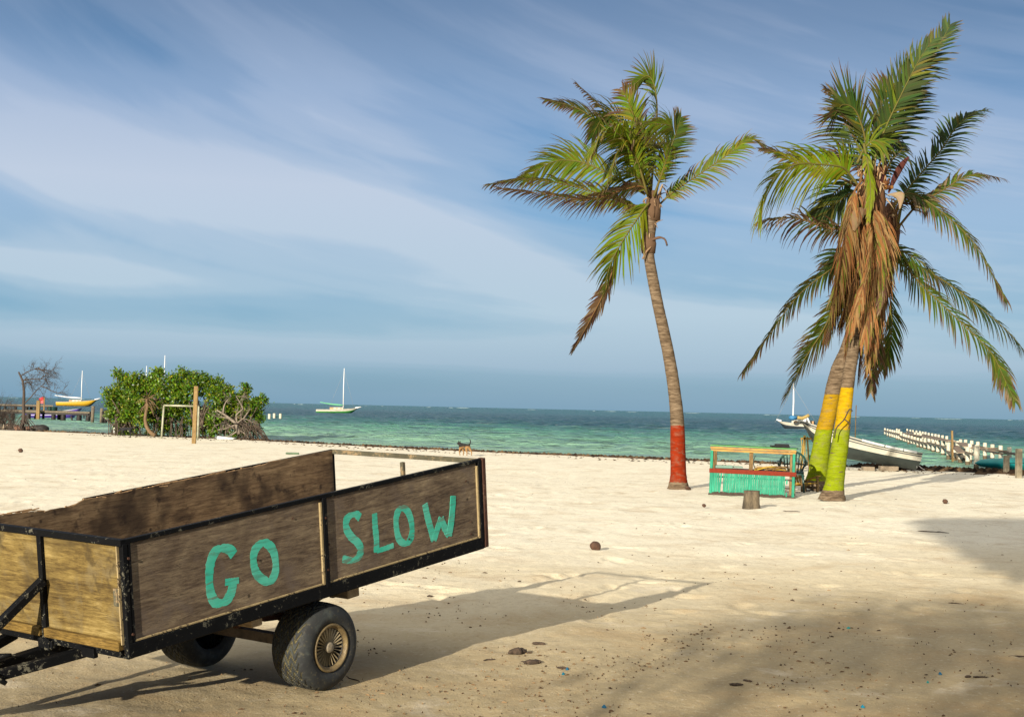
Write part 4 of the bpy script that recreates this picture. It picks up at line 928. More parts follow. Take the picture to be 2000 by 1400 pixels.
def coconut(px, py, r_, label, rot=.5, sq=(1, .85, .85)):
    p = G(px, py); mb = MB(); mb.blob((0, 0, r_*sq[2]*.85), r_, 14, .10, sq, Matrix.Rotation(rot, 3, 'Z') @ Matrix.Rotation(.3, 3, 'Y'))
    o = mb.thing('coconut', 'husk', (0, 0, 0), label, 'coconut', 'fallen coconuts on the sand'); o.location = p; return mb, o, p
coconut(1163, 1074, .068, 'brown cracked coconut husk alone on the sand right of the trailer')
coconut(1375, 990, .038, 'small dark coconut on the sand left of the palm stump')
coconut(1846, 983, .055, 'round brown coconut lying right of the twin palms')
coconut(40, 883, .075, 'dark husk on the sand at the far left edge of the beach')
coconut(1344, 957, .075, 'dark husk at the foot of the red banded palm', 1.2, (1.5, .8, .5))
# ================================================================== BOATS
simple('hull_white', (.42, .40, .33), .45, .12, 3, .1, (.32, .30, .23)); simple('hull_bottom', (.035, .05, .048), .6, .3, 4, .2, (.02, .03, .03)); simple('stripe_dark', (.03, .04, .05), .5)
simple('foam_white', (.48, .49, .47), .5, .1, 6, .1); simple('hull_yellow', (.48, .28, .01), .5, .1); simple('hull_green', (.05, .28, .05), .5, .2); simple('hull_purple', (.11, .055, .38), .5, .15)
simple('mast_white', (.62, .63, .63), .4, .05); simple('sail_green', (.12, .40, .22), .8, .3); simple('cabin_wood', (.45, .26, .12), .7, .2); simple('kayak_teal', (.004, .30, .29), .35, .2, 2, 0)
simple('rope', (.35, .25, .08), .9); simple('grey_line', (.25, .25, .25), .8); simple('concrete_block', (.24, .19, .13), .9, .3, 14, .5); simple('red_plastic', (.45, .02, .02), .5); simple('tub_green', (.012, .05, .04), .5, .3)
def hull(root, T, L_, beam, freeb, bow, draft, bands, sections=26, stern=.75, rise=.0, keel_rise=.35, thick=.03, bow_rake=.12):
    """lofted open hull, bow at +x; bands = [(material, part, lower share, upper share)] of the side height"""
    def sec(t):
        b = beam*.5*(stern+(1-stern)*math.sin(min(1, t/.45)*math.pi/2)) * (1 if t < .5 else math.sqrt(max(0, 1-((t-.5)/.5)**2.3)))
        sh = freeb + bow*t**2.2; kz = -draft + (sh*.96+draft)*max(0, (t-(1-keel_rise))/keel_rise)**2.4
        return b, sh, kz
    def pt(t, s, side, off=0):       # s 0 keel .. 1 sheer
        b, sh, kz = sec(t); y = max(0, b+off)*(min(1, s*1.9)**.75*.86+.14*s) if s > 0 else 0
        return Vector((t*L_ + bow_rake*L_*t**4*s, side*y, lerp(kz, sh, s)))
    for mat, nm, s0, s1 in bands:
        mb = MB(); ss = np.linspace(s0, s1, 6)
        for side in (-1, 1):
            for off in (0,):
                g = [[mb.addv(T @ pt(t, s, side, off)) for s in ss] for t in np.linspace(0, 1, sections)]
                f0 = len(mb.f)
                for i in range(sections-1):
                    for j in range(5): mb.f.append((g[i][j], g[i+1][j], g[i+1][j+1], g[i][j+1]))
                mb.smooth.update(range(f0, len(mb.f)))
        lf = [mb.addv(T @ pt(0, s, -1)) for s in ss]; rt = [mb.addv(T @ pt(0, s, 1)) for s in ss]
        for j in range(5): mb.f.append((lf[j], lf[j+1], rt[j+1], rt[j]))
        mb.build(nm, mat, root, fix=False)
    return pt, sec
def gunwale(root, T, pt, r_, mat, s=1.0, t0=0, t1=1, name='gunwale', off=.0, side=(-1, 1)):
    mb = MB()
    for sd_ in side: mb.tube([T @ pt(t, s, sd_, off) for t in np.linspace(t0, t1, 24)], r_, 6)
    mb.build(name, mat, root)
def skiff():
    Y = 44.0; st = P(1792, 912, Y); bw = P(1553, 832, Y+.4)
    keel = P(1745, 917, Y); ang = math.atan2((bw-st).y, (bw-st).x)
    Ll = 3.55; tilt = R(8.0)
    xdir = Vector((math.cos(R(176)), math.sin(R(176)), 0)); rot = Matrix.Rotation(R(176), 3, 'Z') @ Matrix.Rotation(-tilt, 3, 'Y')
    org = P(1789, 914, Y)
    root = empty('beached_skiff', org, 'white wooden skiff with grey bottom hauled up on the sand behind the twin palms', 'boat', rot=rot); T = WM[root.name]
    pt, sec = hull(root, T, Ll, 1.35, .46, .40, .06, [('hull_bottom', 'bottom', 0, .56), ('hull_white', 'hull', .56, 1.0)], keel_rise=.30, stern=.85, bow_rake=.05)
    gunwale(root, T, pt, .022, 'stripe_dark', .97, name='rub_strake', off=.02); gunwale(root, T, pt, .014, 'stripe_dark', .84, name='side_stripe', off=.012); gunwale(root, T, pt, .026, 'hull_white', 1.02, name='gunwale')
    for a, b in ((.05, .16), (.17, .32), (.33, .52)): gunwale(root, T, pt, .042, 'foam_white', 1.03, a, b, 'foam_fender', .02, (1,)); 
    mb = MB(); mb.box(T @ Vector((.9, 0, .36)), (.22, 1.1, .03), rot); mb.box(T @ Vector((2.0, 0, .42)), (.22, 1.0, .03), rot); mb.build('thwart', 'hull_white', root)
    mb = MB(); p = P(1670, 858, Y); mb.tube([p-Vector((0, 0, .2)), p+Vector((.02, 0, 1.05))], .014, 6); mb.build('pole', 'raw_post', root)
    mb = MB(); a = P(1790, 905, Y-.3); mb.tube([a, P(1800, 914, Y-.3), P(1806, 917, Y-.4)], .010, 5); mb.tube([a, P(1791, 914, Y-.3)], .010, 5); mb.build('mooring_line', 'grey_line', root)
    # writing too worn to read: faint registration smudges are left as paint wear
    for px, py, w_, h_, lab in ((1724, 917, .55, .15, 'long pale block under the stern half of the beached skiff'), (1684, 916, .35, .12, 'smaller pale block under the middle of the beached skiff')):
        q = G(px, py); mb = MB(); mb.box((0, 0, h_/2), (w_, .3, h_)); o = mb.thing('block', 'concrete_block', (0, 0, 0), lab, 'block', 'blocks under the skiff', bevel=.012); o.location = (q.x, Y, -.01)
    b = P(1567, 902, Y+.1); b.z = -.05
    root = empty('boat_trestle', b, 'yellow timber trestle with hanging ropes holding up the bow of the skiff', 'trestle'); 
    mb = MB(); mb.bar((b.x-.04, b.y, -.05), (b.x+.06, b.y, 1.02), .06, .06, up=(0, 1, 0)); mb.build('post', 'yellow_paint', root); mb = MB(); mb.bar((b.x+.22, b.y, -.05), (b.x+.14, b.y, .98), .045, .045, up=(0, 1, 0)); mb.build('post', 'yellow_paint', root)
    mb = MB(); mb.bar((b.x+.24, b.y-.04, -.03), (b.x+.23, b.y-.04, .42), .07, .03, up=(0, 1, 0)); mb.build('lower_post', 'aqua_paint', root)
    mb = MB(); mb.box((b.x+.1, b.y, .92), (.32, .06, .06)); mb.build('crosspiece', 'yellow_paint', root)
    mb = MB()
    for k in range(4): x = b.x-.06+.07*k; mb.tube(spline([(x, b.y-.05, .92), (x+random.uniform(-.04, .04), b.y-.07, .6), (x+random.uniform(-.04, .04), b.y-.06, .25)], 6), .014, 5)
    mb.build('hanging_rope', 'rope', root)
skiff()
def sailboat(name, pxs, Y, wl, L_, yaw, mast, cols, label, boom=None, cabin=True, h=None, group='sailboats moored offshore', mastx=.55, freeb=.55, bow=.45, beam=2.4):
    o = P(pxs, wl, Y); o.z = WZ
    rot = Matrix.Rotation(R(yaw), 3, 'Z'); root = empty(name, o, label, 'sailboat', group, rot=rot); T = WM[root.name]; B = lambda mb, n, m: mb.build(n, m, root, T=T)
    pt, sec = hull(root, T, L_, beam, freeb, bow, .25, cols, keel_rise=.35, stern=.7, bow_rake=.05)
    mb = MB(); n = 20; g = [[mb.addv(pt(t, .97, s_)) for s_ in (-1, 1)] for t in np.linspace(0, 1, n)]
    for i in range(n-1): mb.f.append((g[i][0], g[i+1][0], g[i+1][1], g[i][1]))
    B(mb, 'deck', 'hull_white'); gunwale(root, T, pt, .05, 'hull_white', 1.0)
    mx = L_*mastx; dz = freeb+.1
    mb = MB(); mb.tube([(mx, 0, dz-.3), (mx-.06, 0, mast*.6), (mx-.02, 0, mast)], [.11, .10, .07], 8); B(mb, 'mast', 'mast_white')
    if cabin:
        mb = MB(); mb.box((mx-.9, 0, dz+.20), (1.9, beam*.55, .48)); B(mb, 'cabin', 'hull_white'); mb = MB()
        for k in (-.3, .5): mb.box((mx-.9+k, -beam*.275-.01, dz+.24), (.45, .03, .16)); mb.box((mx-.9+k, beam*.275+.01, dz+.24), (.45, .03, .16))
        B(mb, 'cabin_window', 'cabin_wood'); mb = MB(); mb.box((mx-2.2, 0, dz+.18), (.8, beam*.5, .42)); B(mb, 'hatch', 'cabin_wood')
    if boom:
        mb = MB(); mb.tube(spline([(mx, 0, dz+.85), (mx-boom*.5, 0, dz+1.0), (mx-boom, 0, dz+1.35)], 8), [.13, .16, .17, .15, .15, .12, .10, .08], 7); B(mb, 'furled_sail', cols[0][0] if cols[0][0] == 'sail_green' else ('sail_green' if 'green' in label else 'mast_white'))
    mb = MB()
    for x1 in (mx-2.9, mx+2.2): mb.tube([(mx, 0, mast*.93), (x1, 0, dz+.1)], .018, 4)
    B(mb, 'stay', 'grey_line')
    mb = MB(); mb.tube([(L_*.95, 0, dz+bow*.8), (L_*1.10, 0, dz+bow*1.3)], [.16, .09], 6); B(mb, 'bowsprit', 'mast_white')
    return root
sailboat('sailboat', 618, 283, 807.5, 8.0, 0, 8.9, [('hull_green', 'lower_hull', 0, .62), ('hull_white', 'hull', .62, 1)], 'white and green sailboat with bare mast anchored on the open water', boom=4.6, mastx=.66, freeb=.65)
sailboat('sailboat', 111, 320, 793, 8.8, 0, 8.0, [('stripe_dark', 'lower_hull', 0, .28), ('hull_yellow', 'hull', .28, 1)], 'yellow sailboat with white boom anchored beyond the left jetty', boom=6.0, mastx=.62, freeb=.9, bow=.7)
sailboat('sailboat', 1590, 175, 836, 4.2, 158, 5.6, [('stripe_dark', 'lower_hull', 0, .72), ('hull_white', 'hull', .72, 1)], 'small white sailboat with dark hull seen behind the bow of the skiff', boom=None, mastx=.62, freeb=.55, bow=.35, beam=1.7)
sailboat('sailboat', 305, 300, 795, 7.5, 8, 11.2, [('stripe_dark', 'lower_hull', 0, .3), ('hull_white', 'hull', .3, 1)], 'hidden sailboat whose tall white mast stands above the mangrove', mastx=.2, boom=None)
sailboat('sailboat', 272, 330, 795, 7.0, 6, 9.6, [('stripe_dark', 'lower_hull', 0, .3), ('hull_white', 'hull', .3, 1)], 'hidden sailboat whose short grey mast shows above the mangrove left part', mastx=.2, boom=None)
def small_bits():
    # tripod frame and blue tarp on the small sailboat
    root = bpy.data.objects['sailboat.002']; Y = 173
    mb = MB(); q = lambda x, y: P(1340+x/3.03, 740+y/3.03, Y)
    mb.tube([q(690, 265), q(712, 220), q(735, 270)], .16, 5); mb.tube([q(712, 220), q(700, 268)], .12, 5); mb.build('frame', 'mast_white', root)
    mb = MB(); mb.tube(spline([q(658, 228), q(690, 232), q(728, 214)], 6), .22, 6); mb.build('furled_sail', 'rope', root)
    mb = MB(); mb.blob(q(632, 230), .45, 8, .2, (1.2, 1, .7)); mb.build('engine_cover', 'blue_cover', root)
    p = G(710, 806, WZ); mb = MB(); mb.blob((0, 0, .25), .42, 8, .05); mb.tube([(0, 0, .5), (0, 0, .9)], .08, 6); o = mb.thing('buoy', 'dark_red', (0, 0, 0), 'dull red buoy floating right of the white and green sailboat', 'buoy'); o.location = (p.x, 283, WZ)
simple('blue_cover', (.03, .16, .32), .7); simple('dark_red', (.20, .07, .05), .7)
small_bits()
def purple_boat():
    o = P(50, 815, 122); o.z = WZ; rot = Matrix.Rotation(R(5), 3, 'Z'); root = empty('motor_skiff', o, 'purple open boat with white bow moored behind the left jetty', 'boat', rot=rot); T = WM[root.name]
    pt, sec = hull(root, T, 4.6, 1.7, .52, .45, .12, [('hull_purple', 'hull', 0, .93), ('foam_white', 'gunwale_band', .93, 1)], keel_rise=.3, stern=.8, bow_rake=.03)
    gunwale(root, T, pt, .03, 'foam_white', .6, 0, .9, 'side_stripe', .015)
    mb = MB(); n = 10; g = [[mb.addv(pt(t, 1, s_)) for s_ in (-1, 1)] for t in np.linspace(.62, 1, n)]
    for i in range(n-1): mb.f.append((g[i][0], g[i+1][0], g[i+1][1], g[i][1]))
    mb.build('foredeck', 'foam_white', root, T=T)
    mb = MB(); mb.box((4.9, 0, .42), (.28, .22, .28)); mb.box((4.85, 0, .1), (.10, .12, .5)); mb.build('motor', 'black_cloth', root, T=T, bevel=.02)
purple_boat()
def kayak():
    Y = 45.5; a = P(1904, 906, Y); n = 26; Ll = 4.3
    o = Vector((a.x, Y, -.06)); root = empty('kayak', o, 'teal plastic kayak lying by the short pale posts at the right edge', 'kayak')
    prof = []
    mb = MB(); m_ = 14
    for i in range(n):
        t = i/(n-1); e = math.sin(math.pi*min(1, max(0, t)))**.36 if 0 < t < 1 else 0.0
        zc = .42-.16*min(1, t*3)+(.22 if t < .0 else 0); top = lerp(.26, .46, min(1, e*1.0)); bot = lerp(.24, .02, e)
        c = Vector((o.x+t*Ll, Y+.0, (top+bot)/2)); hh = (top-bot)/2; ww = .36*e
        for j in range(m_):
            th = 2*math.pi*j/m_; y = math.cos(th)*ww; z = math.sin(th)*hh
            if abs(math.sin(th)) < .3: y *= 1.12
            mb.addv(c+Vector((0, y, z)))
    for i in range(n-1):
        for j in range(m_): mb.f.append((i*m_+j, i*m_+(j+1) % m_, (i+1)*m_+(j+1) % m_, (i+1)*m_+j))
    mb.smooth = set(range(len(mb.f))); mb.build('hull', 'kayak_teal', root)
    mb = MB(); mb.tube([Vector((o.x+t*Ll, Y-.40*math.sin(math.pi*t)**.55, .25+.045*math.sin(math.pi*t))) for t in np.linspace(.03, .97, 20)], .014, 6); mb.build('seam', 'kayak_dark', root)
simple('kayak_dark', (.003, .10, .10), .4)
kayak()
# ================================================================== PIERS AND POSTS
simple('piling_paint', (.50, .47, .37), .7, .2, 8, .3, (.36, .33, .25)); simple('piling_stain', (.10, .075, .04), .8, .4, 12, .4); simple('deck_plank', (.24, .18, .125), .85, .4, 6, .3, (.12, .085, .06)); simple('wet_wood', (.014, .010, .008), .7, .4)
simple('old_deck', (.16, .13, .085), .85, .4, 5, .3, (.09, .07, .05))
def pier():
    Z = .57; zz = lambda x, y: (1700+x/6.667, 800+y/6.667)
    near = [(190, 240), (225, 248), (258, 256), (287, 262), (315, 268), (345, 272), (372, 278), (402, 285), (437, 312), (465, 322), (500, 330), (540, 340), (578, 352), (620, 362), (665, 372), (712, 380), (765, 375), (820, 388), (880, 400), (945, 415), (1018, 425), (1095, 500), (1172, 520), (1268, 485), (1380, 470)]
    lowz = {437: .30, 465: .28, 500: .28, 540: .28, 578: .27, 620: .24, 665: .16, 712: .12, 1095: .22, 1172: .30}
    mid = [(345, 245), (375, 253), (580, 293), (620, 300), (655, 305), (1080, 395), (1135, 405), (1175, 470), (1210, 500), (1298, 440), (1390, 455)]
    far = [(480, 248), (520, 258), (555, 264), (600, 270), (645, 278), (682, 285), (718, 290), (760, 300), (805, 308), (848, 315), (890, 322), (940, 332), (995, 342), (1175, 385), (1240, 388), (1320, 400), (1400, 415), (1492, 430), (1590, 450), (1697, 465), (1810, 487), (1940, 510)]
    o = G(*zz(1380, 775), WZ); root = empty('unfinished_pier', o, 'unfinished pier of white capped pilings and loose planks running out to sea', 'pier')
    def pile(x, y, top, r_=.085):
        mb = MB(); mb.lathe([(r_, WZ-.5), (r_, top-.015), (r_*.88, top), (.001, top+.002)], 12, Matrix.Translation((x, y, 0))); p_ = mb.build('piling', 'piling_paint', root)
        mb = MB(); mb.lathe([(r_*1.04, WZ-.3), (r_*1.05, WZ+.14), (r_*1.01, WZ+.17)], 12, Matrix.Translation((x, y, 0))); mb.build('waterline_stain', 'piling_stain', p_)
    # the near row follows a straight line: interpolate its depth smoothly
    def row(lst, ya, yb, x0, x1): 
        out = []
        for x, y in lst:
            px, py = zz(x, y)
            f = (x-x0)/(x1-x0); inv = lerp(1/ya, 1/yb, f); Yq = 1/inv; q = P(px, py, Yq); out.append(q)
        return out
    nr = row(near, 131, 50.5, 190, 1380); fr = row(far, 136, 53.5, 480, 1810); md = row(mid, 131, 53, 345, 1390)
    for q, (x, _) in zip(nr, near): pile(q.x, q.y, q.z if x not in lowz else q.z)
    for q in fr+md: pile(q.x, q.y, q.z)
    random.seed(12)
    for lst, zt in ((nr, .30), (fr, .33)):
        for a, b in zip(lst, lst[1:]):
            zr = min(a.z, b.z)-.2
            mb = MB(); mb.bar((a.x-.09, a.y, zr), (b.x-.09, b.y, zr), .05, .08); mb.build('stringer', 'deck_plank', root)
    for k in range(8):
        f = random.random()*.72; a = nr[int(f*20)]; b = fr[min(len(fr)-1, int(f*18))]; q = a.lerp(b, random.uniform(.1, .5)); l = random.uniform(1.5, 5)
        d = (nr[-1]-nr[0]).normalized(); d.z = 0
        mb = MB(); mb.bar((q.x, q.y, .36+.02*random.random()), (q.x+d.x*l, q.y+d.y*l, .36+.03*random.random()), random.uniform(.2, .5), .03); mb.build('loose_plank', 'deck_plank' if k % 2 else 'wet_wood', root)
    for (x0, y0, x1, y1, Y0, Y1, w_) in ((1180, 430, 1270, 480, 60, 56, .4), (1400, 510, 1660, 565, 54, 50.5, .10), (1090, 470, 1190, 560, 58, 55, .3), (420, 300, 1060, 410, 118, 62, .5)):
        a = P(*zz(x0, y0), Y0); b = P(*zz(x1, y1), Y1); mb = MB(); mb.bar(a, b, w_, .04); mb.build('loose_plank', 'deck_plank', root)
    for x, y in ((1480, 500), (1640, 535), (1790, 575)):
        q = P(*zz(x, y), 54)
        mb = MB(); mb.bar(q-Vector((.5, 0, .0)), q+Vector((.6, .2, 0)), .06, .05); mb.build('crossbeam', 'deck_plank', root)
    b = P(*zz(1075, 640), 57); b.z = WZ-.4; mb = MB(); top = P(*zz(1062, 272), 57); mb.bar(b, top, .07, .07, up=(0, 1, 0)); o = mb.thing('timber_post', 'gold_post', (b.x, b.y, WZ), 'tall thin timber pole rising above the row of white pilings', 'post')
    for px, pb, pt_, w_, lab in ((1965.5, 925, 889, .145, 'shorter square pale post standing against the teal kayak'), (1989.5, 934, 876, .15, 'taller square pale post in front of the kayak at the right edge')):
        q = G(px, pb); h = P(px, pt_, q.y).z; mb = MB(); mb.box((0, 0, h/2-.05), (w_, w_, h+.1), Matrix.Rotation(.1, 3, 'Z')); o = mb.thing('short_post', 'concrete_post', (0, 0, 0), lab, 'post', 'pale posts by the kayak', bevel=.01); o.location = q
simple('concrete_post', (.27, .235, .165), .85, .25, 7, .4, (.17, .14, .09))
pier()
def lone_pilings():
    for k, (px, pb, pt_, lab) in enumerate(((526, 819, 808, 'pale piling stub in the sea, nearest to the mangrove'), (535.5, 818, 807, 'pale piling stub just right of the one nearest the mangrove'), (547.5, 819, 807.5, 'pale piling stub in the sea standing apart on the right'), (508, 818, 809, 'dark piling stub at the edge of the mangrove leaves'))):
        q = G(px, pb, WZ); h = P(px, pt_, q.y).z-WZ; mb = MB(); mb.lathe([(.15, -.4), (.15, h-.05), (.12, h), (.001, h)], 10)
        o = mb.thing('piling_stub', 'piling_paint', (0, 0, 0), lab, 'piling', 'piling stubs right of the mangrove'); o.location = q
lone_pilings()
def jetties():
    def jet(Y, xa, xb, zt, th, wd, posts, label, shear=0):
        a = P(xa, 800, Y); b = P(xb, 800, Y); root = empty('jetty', Vector((b.x, Y, WZ)), label, 'jetty', 'wooden jetties on the left')
        mb = MB(); mb.prism([(a.x, Y), (b.x, Y), (b.x-shear, Y+wd), (a.x-shear, Y+wd)], -th, lambda u, v, w_: (u, v, zt+w_)); mb.build('deck', 'old_deck', root)
        mb = MB(); mb.box(((a.x+b.x)/2, Y+.12, zt-th-.07), (b.x-a.x-.2, .12, .14)); mb.build('edge_beam', 'wet_wood', root)
        for px, lean, r_, dy in posts:
            q = P(px, 800, Y+dy); mb = MB(); mb.tube([(q.x, q.y, WZ-.6), (q.x-lean*.2, q.y, (zt+WZ)/2), (q.x-lean, q.y, zt-.05)], r_, 8); mb.build('pile', 'wet_wood', root)
        return root
    j = jet(108, -260, 175, .66, .12, 5.5, [(56, 0, .18, .3), (69, -.3, .12, 1), (105, 0, .17, .3), (116, 0, .15, 1), (119.5, .1, .15, 2), (124, 0, .2, .3), (155, 0, .2, .4), (171, -.3, .18, .3), (25, 0, .17, .4), (8, 0, .17, .4), (85, 0, .10, 3)], 'nearer wooden jetty on dark piles at the left with a green tub on it', 3)
    p = P(74, 821, 107.6); mb = MB(); mb.box((p.x, p.y, .55), (.24, .2, 1.75)); mb.build('tall_post', 'gold_post', j)
    p = P(86, 797, 109); mb = MB(); mb.box((p.x, p.y, 1.1), (.08, .08, 1.2)); mb.build('thin_post', 'gold_post', j)
    p = P(142.5, 825, 106); mb = MB(); mb.tube([(p.x, 106, -.3), (p.x-.15, 106, .35)], .08, 6); o = mb.thing('broken_pile', 'wet_wood', (p.x, 106, WZ), 'thin broken dark pile leaning in the water in front of the jetty', 'post')
    jet(185, -200, 103, .70, .16, 5, [(30, 0, .2, .5), (52, 0, .25, .5), (60, -.3, .2, 1), (70, .2, .25, .5), (10, 0, .2, .5), (95, 0, .25, .5)], 'farther dark jetty on the left with a red crate at its end', 2)
    p = P(103, 802, 110); mb = MB(); mb.lathe([(.001, .0), (.27*1.2, 0), (.34, .05), (.35, .28), (.36, .30), (.33, .3), (.31, .06)], 18); o = mb.thing('tub', 'tub_green', (0, 0, 0), 'dark green tub standing on the nearer jetty', 'tub'); o.location = (p.x, 110, .665)
    mb = MB(); 
    mb.box((0, 0, .45), (.45, .4, .55)); mb.blob((.0, 0, .75), .36, 8, .25, (1, 1, .7)); p = P(82, 790, 187); o = mb.thing('crate', 'red_plastic', (0, 0, 0), 'bright red crate on the farther jetty', 'crate'); o.location = (p.x, 187, .70)
    # small broken landing left of the mangrove
    Y = 100; b = P(200, 824, Y); root = empty('broken_landing', Vector((b.x, Y, WZ)), 'broken landing of leaning dark posts beside the left of the mangrove', 'landing')
    for px, pt_, pb, m_ in ((198, 797, 824, 'old_deck'), (200, 803, 818, 'wet_wood'), (215, 802, 820, 'wet_wood'), (181, 793, 804, 'old_deck'), (206, 800, 817, 'wet_wood')):
        a = P(px, pb, Y); c = P(px+1, pt_, Y); mb = MB(); mb.tube([(a.x, Y, min(a.z, WZ)), (c.x, Y, c.z)], .12, 7); mb.build('pile', m_, root)
    mb = MB(); a = P(200, 811, Y); c = P(216, 811.5, Y); mb.bar(a, c, .3, .10); mb.build('rail', 'old_deck', root)
jetties()
# ================================================================== MANGROVE, DEAD TREES
attrmat('mangrove_leaf', .4, .3, spec=.4); simple('root_bark', (.085, .060, .040), .85, .5, 6, .4, (.035, .024, .017)); simple('driftwood', (.22, .185, .14), .85, .3, 8, .4, (.13, .10, .075)); simple('dead_bark', (.060, .042, .032), .85, .4, 6, .3)
simple('sapling', (.17, .105, .05), .85, .4, 5, .3)
MY = 66.0
def leafmass(root, blobs, Y, seed, cols, per=40, leaf=.085, name='crown', mat='mangrove_leaf', clr=.16):
    random.seed(seed); mb = MB(); s = Y/F
    for bx, by, br, dy in blobs:
        c = P(bx, by, Y+dy); r_ = br*s; ncl = int(per*(r_/.4)**2)
        for k in range(ncl):
            d = Vector((random.gauss(0, 1), random.gauss(0, 1), random.gauss(0, 1))).normalized()
            p = c+Vector((d.x*r_, d.y*r_*1.0, d.z*r_*.85))*random.uniform(.45, 1.08)
            tone = random.random(); cc = cl3(cols[0], cols[1], tone)
            for l in range(random.randint(7, 11)):
                q = p+Vector((random.gauss(0, clr), random.gauss(0, clr), random.gauss(0, clr*.8)))*.6
                a = Vector((random.gauss(0, 1), random.gauss(0, 1), abs(random.gauss(0, .8))+.1)).normalized(); b_ = a.cross(Vector((random.gauss(0, 1), random.gauss(0, 1), random.gauss(0, 1)))).normalized()
                L_ = leaf*random.uniform(.7, 1.3); W_ = L_*.5; lc = cc if random.random() > .10 else cols[2]; lc = tuple(x*random.uniform(.7, 1.3) for x in lc)
                i = [mb.addv(q, lc), mb.addv(q+a*L_*.5+b_*W_*.5, lc), mb.addv(q+a*L_, lc), mb.addv(q+a*L_*.5-b_*W_*.5, lc)]; mb.f.append(tuple(i))
    return mb.build(name, mat, root, fix=False)
def mangrove(spec, label, seed):
    base, blobs, trunks = spec; random.seed(seed)
    b = G(*base); root = empty('mangrove_tree', Vector((b.x, MY, -.05)), label, 'mangrove', 'mangroves at the water edge')
    cols = ((.038, .085, .006), (.12, .20, .009), (.22, .27, .015))
    leafmass(root, [(x_, y_, r_*1.12, d_) for x_, y_, r_, d_ in blobs]+[(x_+random.uniform(-r_, r_)*.8, y_-r_*random.uniform(.5, .9), random.uniform(4, 6.5), d_) for x_, y_, r_, d_ in blobs if y_ < 800]+[(x_+random.uniform(-8, 8), min(843, y_+random.uniform(22, 40)), r_*.85, d_+random.uniform(-.4, .3)) for x_, y_, r_, d_ in blobs if 770 < y_ < 829], MY, seed, cols, per=62, leaf=.13)
    mb = MB(); s = MY/F
    for bx, by, br, dy in blobs:                       # limbs reach every clump
        e = P(bx, by, MY+dy); t0 = P(base[0]+random.uniform(-14, 14), 836, MY+random.uniform(-.5, .5)); m_ = t0.lerp(e, .5)+Vector((random.uniform(-.25, .25), random.uniform(-.2, .2), random.uniform(-.2, .1)))
        mb.tube(spline([t0, m_, e], 7), [.05, .045, .04, .035, .028, .02, .012], 5)
    mb.build('limbs', 'root_bark', root)
    mb = MB()
    for k in range(int(trunks*.65)):                            # arching prop roots
        x = base[0]+random.uniform(-1, 1)*base_w(blobs); top = P(x+random.uniform(-12, 12), random.uniform(808, 832), MY+random.uniform(-.9, .9)); ft = P(x, 850, MY+random.uniform(-1.1, 1.0)); ft.z = -.1
        mb.tube(spline([top, top.lerp(ft, .4)+Vector(((ft.x-top.x)*.3, 0, .12)), ft], 7), [.030, .028, .026, .024, .022, .02, .018], 5)
    mb.build('prop_roots', 'root_bark', root)
    return root
def base_w(blobs): return (max(b[0]+b[2] for b in blobs)-min(b[0]-b[2] for b in blobs))*.42
M1 = ((250, 850), [(222, 775, 15, 0), (212, 770, 9, -.3), (238, 765, 18, 0), (232, 735, 8, 0), (228, 729, 5, 0), (243, 742, 10, .2), (252, 748, 13, 0), (262, 740, 9, -.2), (256, 780, 20, -.3), (236, 796, 16, .2), (262, 812, 16, 0), (240, 822, 12, .4), (275, 765, 18, .2), (277, 796, 18, -.4), (270, 750, 12, 0), (216, 790, 9, .3), (225, 806, 9, .3)], 44)
M2 = ((325, 852), [(296, 752, 15, 0), (308, 734, 10, 0), (313, 729, 6, .1), (300, 780, 20, .3), (322, 760, 18, -.3), (335, 742, 10, 0), (345, 752, 16, 0), (340, 780, 20, -.2), (318, 800, 18, .4), (300, 818, 13, .3), (345, 810, 15, .1), (290, 740, 8, 0), (283, 756, 12, 0), (330, 825, 10, .2)], 50)
M3 = ((395, 852), [(358, 735, 9, 0), (355, 727, 4, 0), (368, 738, 11, .2), (380, 745, 15, 0), (400, 742, 12, 0), (365, 765, 18, -.3), (392, 765, 14, .3), (413, 755, 14, 0), (425, 748, 9, 0), (420, 775, 18, -.3), (372, 796, 16, .2), (400, 806, 15, .3), (415, 826, 14, -.4), (428, 800, 16, 0), (440, 762, 12, 0), (388, 828, 12, .2)], 40)
M4 = ((465, 856), [(447, 775, 15, 0), (463, 785, 14, .2), (475, 775, 10, .3), (482, 762, 7, 0), (481, 756, 4, 0), (455, 800, 18, .3), (478, 798, 14, 0), (495, 790, 11, 0), (508, 785, 9, -.2), (516, 783, 6, 0), (505, 803, 9, .2), (490, 812, 12, .2), (465, 820, 10, .5), (440, 822, 10, .3), (472, 846, 8, -.9), (455, 850, 7, -1)], 50)
mangrove(M1, 'leftmost leafy green mangrove, with a twig sticking up at its left shoulder', 61); mangrove(M2, 'leafy mangrove behind the left upright of the goal frame', 62)
mangrove(M3, 'leafy mangrove directly behind the tall wooden post', 63); mangrove(M4, 'rightmost lower mangrove sloping down to the open sea', 64)
